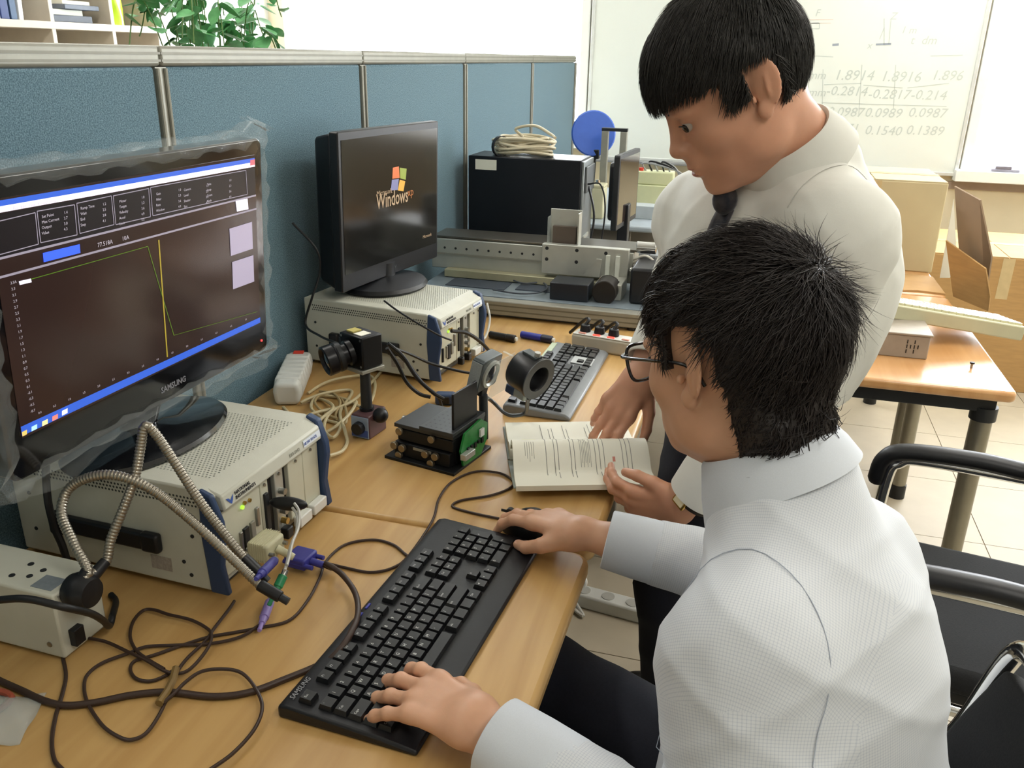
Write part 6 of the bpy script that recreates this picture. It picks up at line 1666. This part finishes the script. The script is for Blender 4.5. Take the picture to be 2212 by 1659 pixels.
# shirt
S, f1, up1, r1 = torso_field(LS, RS, NB1, PV, (-.8, .6, 0), g=1.0, belly=.02)
S.ell(PV + up1 * .10 - f1 * .02 + r1 * 0, (.188, .135, .17), .06, R=np.stack([r1, f1, up1]))
CL0 = LE + (LW - LE) * .66; CR0 = RE + (RW - RE) * .62
arm(S, LS, LE, CL0, .066, .058, .055, .045)
arm(S, RS, RE, CR0, .064, .056, .054, .044)
S.ell(LE + np.array([.0, -.0, .01]), (.062, .062, .06), .04)
fo = folds(.0068, [((.5, .3, .8), 4.5, .8), ((-.6, .5, .6), 3.6, .7), ((.8, -.5, .3), 5.0, .5)], 4)
cutn = nz(np.array([.35, .10, -1.0]))
def shirt1_extra(D, X, Y, Z):
    D = fo(D, X, Y, Z)
    # neck opening
    nk = Field().cone(NB1 + (HC - NB1) * .12, HC, .060, .075, 0).dist(X, Y, Z)
    return np.maximum(D, -nk).astype(f32)
V, F = grow(S, (.84, .46, .40), (1.46, 1.24, 1.13), .0052, shirt1_extra)
V = relax(V, F, 1, .35)
so = mesh_obj('shirt', [(V, F)], SHIRT1, P1)
shirt_uv(so, V, F, [(PV, (LS + RS) / 2 - up1 * .10, .115, .15), (NB1, LS, .058, .075), (NB1, RS, .058, .075), (LS, LE, .05, .06), (LE, LW, .05, .05), (RS, RE, .05, .06), (RE, RW, .05, .05)])
SEAM = mat('shirt_seam_shadow', '#a9b0bc', .8, var=0)
armhole(P1, S, shirt1_extra, LS + nz(LS - RS) * .025 - up1 * .03, (LS - RS) * .8 + (LS - LE) * .45, SEAM)
cM = basis(f1 * .9 + np.array([0, 0, -.35]), HC - NB1 + np.array([.02, -.02, .06]))
SH1P = mat('white_shirt_plain_weave', '#cdd2d9', .8, var=.03, scale=900)
collar(P1, cM, NB1 + nz(HC - NB1) * .010 + np.array([-.006, .003, .0]), .063, .065, SH1P, h=.040, drop=.048, flare=.026)
cuff(P1, CL0 - nz(LW - LE) * .012, CL0 + (LW - LE) * .26, .0490, .0440, SH1P)
cuff(P1, CR0 - nz(RW - RE) * .012, CR0 + (RW - RE) * .26, .0480, .0440, SH1P)
def seam(parent, pts, field_r, m, name='seam'):
    loc = np.array(parent.location); MB().tube([np.asarray(p) - loc for p in catmull(pts, 8)], field_r, 6).build(name, m, parent)
# trousers
T = Field()
T.ell(PV + np.array([.0, .0, -.01]), (.155, .17, .115), 0)
hL, hR = PV + np.array([-.03, -.085, -.02]), PV + np.array([-.01, .085, -.02])
kL, kR = np.array([.745, .69, .545]), np.array([.80, 1.035, .545])
aL, aR = np.array([.80, .655, .10]), np.array([.86, 1.03, .10])
for h_, k_, a_ in ((hL, kL, aL), (hR, kR, aR)):
    T.cone(h_, k_, .095, .075, .05); T.cone(k_, a_, .074, .060, .03, clip=2)
fo2 = folds(.006, [((.9, .2, .3), 6, .8), ((.3, .8, .4), 7, .6)], 8)
V, F = grow(T, (.62, .54, .06), (1.42, 1.18, .66), .0075, fo2)
mesh_obj('trousers', [(relax(V, F, 1), F)], TROUS, P1)
SHOE = mat('black_leather_shoe', '#14120f', .35)
def shoe(parent, an, dirx):
    S = Field(); d = nz(np.array([dirx[0], dirx[1], 0])); b = np.array([an[0], an[1], .0])
    S.cone(b + np.array([0, 0, .045]) - d * .03, b + np.array([0, 0, .035]) + d * .15, .040, .034, .02, sq=((0, 0, 1), 1.1)); S.cone(b + np.array([0, 0, .04]), b + np.array([0, 0, .11]), .042, .046, .03)
    V, F = grow(S, b + np.array([-.25, -.25, .0]), b + np.array([.25, .25, .16]), .006, lambda D, X, Y, Z: np.maximum(D, .003 - Z).astype(f32))
    mesh_obj('shoe', [(relax(V, F, 1), F)], SHOE, parent)
shoe(P1, aL, (-1, -.1)); shoe(P1, aR, (-1, .1))
# hair
HCEN = np.array([-.014, 0, .038]); HRAD = np.array([.114, .094, .106])
def hair_cap(line, M, T, rad=HRAD, res=.004, noise=.003, seed=1, nape=None, cen=None):
    E = Field().ell(HCEN if cen is None else cen, rad, 0)
    if nape: E.ell(nape[0], nape[1], .02)
    R = np.random.RandomState(seed); ph = R.uniform(0, 6, 6)
    def ex(D, X, Y, Z):
        D = D - noise * (np.sin(X * 95 + ph[0] + 2 * np.sin(Z * 60)) * np.sin(Y * 80 + ph[1]) + .7 * np.sin(Z * 120 + ph[2] + X * 70) * np.sin(Y * 60 + ph[3]))
        return np.maximum(D, line(X, np.abs(Y)) - Z).astype(f32)
    V, F = grow(E, (-.16, -.13, -.12), (.13, .13, .18), res, ex)
    return V, F
def line1(X, Y):   # hairline height: fringe, sideburn, over the ear, nape
    front = .055 + .0 * X
    side = np.where(X > .030, .040, np.where(X > .016, .004, np.where(X > -.048, .052, -.125)))
    L = np.where(X > .060, front, side)
    L = np.where((X <= .060) & (Y < .045) & (X > -.02), .0, L)
    return L
Vc, Fc = hair_cap(line1, HM, HC, nape=((-.048, 0, -.045), (.058, .066, .078)))
Nc = normals(Vc, Fc)
outer = Vc[:, 2] > line1(Vc[:, 0], np.abs(Vc[:, 1])) + .004
o_i = np.where(outer & ((np.linalg.norm((Vc - HCEN) / HRAD, axis=1)) > .9))[0]
crown1 = np.array([-.100, -.010, .098])
def lim(L, p, line): return np.minimum(L, np.maximum(.010, (p[:, 2] - line(p[:, 0], np.abs(p[:, 1]))) * 1.15 + .010))
def len1(p, R):
    L = lim(R.uniform(.022, .050, len(p)) + .014 * (p[:, 0] < -.03), p, line1)
    return np.where((p[:, 0] > -.085) & (p[:, 0] < .02) & (np.abs(p[:, 1]) > .045) & (p[:, 2] < .045), np.minimum(L, .011), L)
def lift1(p, R):
    back = np.exp(-(((p[:, 0] + .105) / .035) ** 2 + ((p[:, 2] - .085) / .035) ** 2))
    return R.uniform(.0004, .0045, len(p)) + back * R.uniform(0, .035, len(p)) * (R.uniform(0, 1, len(p)) > .55)
hs = strands(Vc[o_i], Nc[o_i], crown1, HM, HC, HCEN, HRAD, 11000, len1, lift1, .0007, 5, jit=.28)
hs2 = strands(Vc[o_i][np.argsort(np.linalg.norm(Vc[o_i] - np.array([-.108, -.01, .095]), axis=1))[:250]], Nc[o_i][np.argsort(np.linalg.norm(Vc[o_i] - np.array([-.108, -.01, .095]), axis=1))[:250]], crown1, HM, HC, HCEN, HRAD, 260, lambda p, R: R.uniform(.03, .06, len(p)), lambda p, R: R.uniform(.006, .035, len(p)), .0006, 15, jit=.5)
mesh_obj('hair', [(Vc @ HM.T + HC, Fc), hs, hs2], HAIR2, P1)
# eyes and brows
def eyes(parent, M, T):
    loc = np.array(parent.location)
    for s in (-1, 1):
        c = M @ np.array([.0812, s * .031, .0025]) + T - loc
        e = MB().ball(tuple(c), .0118, 20, 14).build('eye', mat('shaded_eye_white', '#b0a499', .2, var=0), parent)  # eyeball darkened: shade on the eyes put into the colour
        d = M @ nz(np.array([1, s * .34, -.12])); p = c + d * .0102
        MB().lathe([(.0005, 0), (.0066, -.0008), (.0058, .0010), (.0005, .0020)], c=tuple(p), axis=tuple(d), n=20).build('iris', mat('dark_iris', '#1c120c', .1, var=0), e)
        ls_ = [M @ np.array([.0945 - 9 * (yy - .024) ** 2, s * yy, .0062 - 6 * (yy - .031) ** 2]) + T - loc for yy in (.0165, .022, .028, .034, .040, .0455)]
        MB().tube(catmull(ls_, 4), .0010, 6).build('eyelash', HAIR, parent)
        bw = MB()
        pts = [M @ np.array([.0985 - 7.5 * (.012 + k * .0095) ** 2, s * (.012 + k * .0095), .0245 + .0035 * math.sin(k * .8)]) + T - loc for k in range(5)]
        bw.tube(catmull(pts, 4), [.0026] * 13 + [.0020, .0014, .0010, .0006], 6, flat=.8); bw.build('eyebrow', HAIR, parent)
def lips(parent, M, T):
    loc = np.array(parent.location); R_ = Matrix(M.tolist()); B = MB()
    B.ball(tuple(M @ np.array([.0988, 0, -.0565]) + T - loc), (.0086, .0215, .0046), 20, 10, rot=R_); B.ball(tuple(M @ np.array([.0973, 0, -.0672]) + T - loc), (.0086, .0182, .0052), 20, 10, rot=R_)
    B.build('lips', mat('lip_skin', '#b8786a', .45, var=.05), parent)
eyes(P1, HM, HC); lips(P1, HM, HC)
# glasses (worn, but a thing of their own)
GL = thing('eyeglasses', 'black rectangular eyeglasses worn by the seated man', 'glasses', HM @ np.array([.10, 0, .0]) + HC)
GLO = np.array(GL.location)
def hp_(x, y, z): return HM @ np.array([x, y, z]) + HC - GLO
GF = mat('black_acetate', '#101014', .2, var=0, coat=.4)
for s in (-1, 1):
    q = [hp_(.114 - .004 * abs(yy) / .06, s * yy, zz) for yy, zz in ((.010, .018), (.030, .021), (.056, .019), (.0585, .0), (.050, -.020), (.028, -.023), (.012, -.018), (.009, 0))]
    MB().tube(catmull(q, 5, closed=True), .0021, 8, closed=True).build('rim', GF, GL)
    MB().add([v for v in q], [tuple(range(8))]).build('lens', mat('spectacle_lens', '#cfd8da', .05, var=0, alpha=.15), GL, smooth=0)
    MB().tube(catmull([hp_(.112, s * .058, .012), hp_(.095, s * .077, .012), hp_(.05, s * .081, .012), hp_(.005, s * .0825, .012), hp_(-.014, s * .079, .004), hp_(-.022, s * .074, -.012)], 6), .0030, 8, flat=.7).build('temple', GF, GL)
MB().tube(catmull([hp_(.114, .010, .008), hp_(.118, 0, .011), hp_(.114, -.010, .008)], 5), .002, 8).build('bridge', GF, GL)

# ================================================================== the standing man
P2 = thing('person', 'standing man in plain white shirt and tie leaning over the book', 'person', (1.06, 1.55, 0.0))
HC2 = np.array([.998, 1.285, 1.404]); NB2 = np.array([1.095, 1.345, 1.310])
az = math.radians(180 + 19); pt = math.radians(-33)
HM2 = basis((math.cos(az) * math.cos(pt), math.sin(az) * math.cos(pt), math.sin(pt)), (-.1, -.02, 1))
LS2, RS2, PV2 = np.array([1.150, 1.235, 1.215]), np.array([.945, 1.545, 1.18]), np.array([1.075, 1.475, .92])
LE2, LW2 = np.array([1.105, 1.270, .985]), np.array([.985, 1.285, .748])
RE2, RW2 = np.array([.925, 1.735, 1.035]), np.array([.868, 1.545, .880])
body = [build_head(HM2, HC2, NB2)]
hx = nz(np.array([.791, 1.437, .752]) - RW2); hz = nz(np.array([.10, -.78, .62])); hy = nz(np.cross(hz, hx)); hz = np.cross(hx, hy)
M_ = np.stack([hx, hy, hz], 1)
V, F, n1 = build_hand(M_, RW2, False, [(.06, .10, .06), (.12, .14, .10), (.25, .30, .18), (.45, .45, .25)], (.03, .0, -.03, -.05),
                      [(.018, .022, -.008), (.052, .050, -.018), (.082, .064, -.022), (.106, .070, -.026)], RE2)
body.append((V, F))
hx = nz(np.array([-1.0, .12, -.10])); hy = nz(np.array([.0, -.30, 1.0])); hy = nz(hy - hx * hy.dot(hx)); hz = -np.cross(hx, hy)
M_ = np.stack([hx, hy, hz], 1)
V, F, n2 = build_hand(M_, LW2, True, [(.45, .50, .3), (.45, .55, .3), (.5, .55, .3), (.5, .5, .3)], (.0, .0, -.02, -.05),
                      [(.018, .022, -.004), (.050, .046, -.004), (.080, .050, -.014), (.103, .046, -.024)], LE2)
body.append((V, F))
S, f2, up2, r2 = torso_field(LS2, RS2, NB2, PV2, (-.8, -.6, 0), g=.84)
for a_, b_, c_ in ((LS2, LE2, LW2), (RS2, RE2, RW2)): S.cone(a_, b_, .045, .04, .03); S.cone(b_, b_ + (c_ - b_) * .55, .036, .028, .03)
lg2 = [(np.array([1.035, 1.41, .88]), np.array([.980, 1.45, .48]), np.array([1.0, 1.50, .09])), (np.array([1.08, 1.58, .88]), np.array([1.01, 1.66, .48]), np.array([1.04, 1.72, .09]))]
for a_, b_, c_ in lg2: S.cone(a_, b_, .07, .05, .04); S.cone(b_, c_, .05, .036, .03)
V, F = grow(S, (.72, 1.08, .05), (1.36, 1.86, 1.40), .011); body.append((V, F))
mesh_obj('body', body, SKIN2, P2)
nb = MB(); nb.v = n1.v + n2.v; nb.f = n1.f + [tuple(i + len(n1.v) for i in q) for q in n2.f]
nb.v = [tuple(np.array(v) - np.array(P2.location)) for v in nb.v]; nb.build('fingernails', NAIL, P2)
S, f2, up2, r2 = torso_field(LS2, RS2, NB2, PV2, (-.8, -.6, 0), g=1.0, belly=.03)
S.ell(PV2 + up2 * .20 - f2 * .06, (.182, .158, .20), .06, R=np.stack([r2, f2, up2]))
CL2 = LE2 + (LW2 - LE2) * .62; CR2 = RE2 + (RW2 - RE2) * .62
arm(S, LS2, LE2, CL2, .072, .060, .056, .046); arm(S, RS2, RE2, CR2, .066, .058, .056, .046)
fo3 = folds(.0062, [((.4, .6, .7), 4.5, .7), ((-.7, .3, .6), 4.0, .7), ((.9, .3, -.2), 3.5, .5)], 12)
def shirt2_extra(D, X, Y, Z):
    D = fo3(D, X, Y, Z)
    nk = Field().cone(NB2 + (HC2 - NB2) * .10, HC2, .060, .080, 0).dist(X, Y, Z)
    d = np.maximum(D, -nk)
    fa = Field().cone(LE2, CL2, .05, .045, 0).dist(X, Y, Z); fb = Field().cone(RE2, CR2, .05, .045, 0).dist(X, Y, Z)
    return np.where((fa < .025) | (fb < .025), d, np.maximum(d, .925 - Z)).astype(f32)
S2 = S
V, F = grow(S, (.78, 1.10, .72), (1.40, 1.86, 1.42), .0056, shirt2_extra)
mesh_obj('shirt', [(relax(V, F, 1, .35), F)], SHIRT2, P2)
armhole(P2, S, shirt2_extra, LS2 + (LS2 - RS2) * .01, (LS2 - RS2) * .8 + (LS2 - LE2) * .3, mat('shirt_seam_grey', '#a9a8a0', .8, var=0))
cM2 = basis(f2 * .8 + np.array([-.2, 0, -.45]), nz(HC2 - NB2) * .6 + up2 * .4)
collar(P2, cM2, NB2 + nz(HC2 - NB2) * .012 + np.array([-.004, -.004, -.004]), .064, .066, SHIRT2, h=.042, drop=.060, flare=.027)
cuff(P2, CL2 - nz(LW2 - LE2) * .012, CL2 + (LW2 - LE2) * .26, .0500, .0460, SHIRT2)
cuff(P2, CR2 - nz(RW2 - RE2) * .012, CR2 + (RW2 - RE2) * .26, .0490, .0450, SHIRT2)
T = Field()
T.ell(PV2 + np.array([-.005, 0, -.02]), (.140, .165, .125), 0, R=np.stack([nz([.45, .9, 0]) * 0 + np.array([1, 0, 0]), np.array([0, 1, 0]), np.array([0, 0, 1])]))
for a_, b_, c_ in lg2: T.cone(a_, b_, .095, .078, .05); T.cone(b_, c_, .076, .066, .03, clip=2)
V, F = grow(T, (.85, 1.28, .06), (1.34, 1.86, 1.0), .0085, folds(.006, [((.2, .3, .9), 5, .8), ((.8, .3, .2), 6, .6)], 3))
mesh_obj('trousers', [(relax(V, F, 1), F)], TROUS, P2)
for a_, b_, c_ in lg2: shoe(P2, c_, (-.95, -.2))
bl = MB().ring([(.0, 0), (.004, 0), (.004, .034), (.0, .034)], n=8)
# necktie
tk = NB2 + cM2 @ np.array([.088, .0, -.004]); loc2 = np.array(P2.location)
TIE = mat_fabric('navy_striped_tie', '#15161f', '#3a3434', 60)
tie_s = []
for v in np.linspace(0, 1, 15):
    c_ = NB2 - up2 * (.035 + .30 * v); rr = np.arange(.0, .30, .002).astype(f32); Pm = c_ + rr[:, None] * f2
    Dm = shirt2_extra(S2.dist(*(Pm[:, k].astype(f32) for k in range(3))), *(Pm[:, k].astype(f32) for k in range(3)))
    tie_s.append(Pm[np.where(Dm < 0)[0].max() if (Dm < 0).any() else 30] + f2 * .007)
tk = tie_s[0]
def tiesurf(u, v):
    w = .014 + .022 * v
    return tuple(tie_s[int(round(v * 14))] + r2 * (u - .5) * 2 * w - loc2)
MB().grid(tiesurf, 4, 14).build('necktie', TIE, P2, solid=.006)
kn = MB(); kn.ball(tuple(tk + up2 * .012 + f2 * .004 - loc2), (.018, .019, .022), 14, 10); kn.build('tie_knot', TIE, P2)
# hair
def line2(X, Y):
    side = np.where(X > .036, .036, np.where(X > .004, -.006, np.where(X > -.038, .036, -.045)))
    L = np.where(X > .068, .040, side)
    L = np.where((X <= .068) & (Y < .045) & (X > -.02), .0, L)
    return L
HR2 = np.array([.114, .091, .107]); HCEN2 = np.array([-.002, 0, .040])
Vc, Fc = hair_cap(line2, HM2, HC2, rad=HR2, noise=.0015, seed=4, cen=HCEN2)
Nc = normals(Vc, Fc)
o_i = np.where((Vc[:, 2] > line2(Vc[:, 0], np.abs(Vc[:, 1])) + .004) & (np.linalg.norm((Vc - HCEN2) / HR2, axis=1) > .9))[0]
crown2 = np.array([-.060, -.01, .125])
hs = strands(Vc[o_i], Nc[o_i], crown2, HM2, HC2, HCEN2, HR2, 9000, lambda p, R: lim(R.uniform(.020, .045, len(p)) + .012 * (p[:, 0] > .05), p, line2), lambda p, R: R.uniform(.0004, .004, len(p)), .0008, 6, jit=.10)
mesh_obj('hair', [(Vc @ HM2.T + HC2, Fc), hs], HAIR, P2)
eyes(P2, HM2, HC2); lips(P2, HM2, HC2)
# wristwatch
wa = LW2 + (LE2 - LW2) * .10; wx = nz(LE2 - LW2)
WT = thing('wristwatch', 'gold wristwatch with dark strap on the standing man\'s left wrist', 'watch', wa)
wu = nz(np.array([-.25, -.75, .75])); wu = nz(wu - wx * wu.dot(wx)); wv = np.cross(wx, wu)
st = MB()
n = 36; prof = [(.0295, -.009), (.0315, -.009), (.0315, .009), (.0295, .009)]
V = []
for r, h in prof:
    for k in range(n):
        a = 2 * math.pi * k / n; V.append(wx * h + r * (math.cos(a) * wu * .93 + math.sin(a) * wv * 1.10))
st.add(V, [(i * n + k, i * n + (k + 1) % n, ((i + 1) % 4) * n + (k + 1) % n, ((i + 1) % 4) * n + k) for i in range(4) for k in range(n)]); st.build('strap', mat('dark_leather_strap', '#2a241f', .5), WT)
GOLD = mat('gold_plate', '#c9a85a', .25, .9, var=.03)
wm = Matrix((wx.tolist(), wv.tolist(), wu.tolist())).transposed()
MB().box(tuple(wu * .031), (.030, .027, .007), rot=wm).build('case', GOLD, WT, bevel=.002)
MB().box(tuple(wu * .0348), (.022, .020, .0016), rot=wm).build('dial', mat('cream_dial', '#e8dcb8', .3), WT)
for k in range(5):
    an = math.pi + .55 * (k - 2)
    MB().box(tuple((math.cos(an) * wu * .93 + math.sin(an) * wv * 1.1) * .0322), (.012, .003, .002), rot=wm).build('strap_link', STEEL, WT)
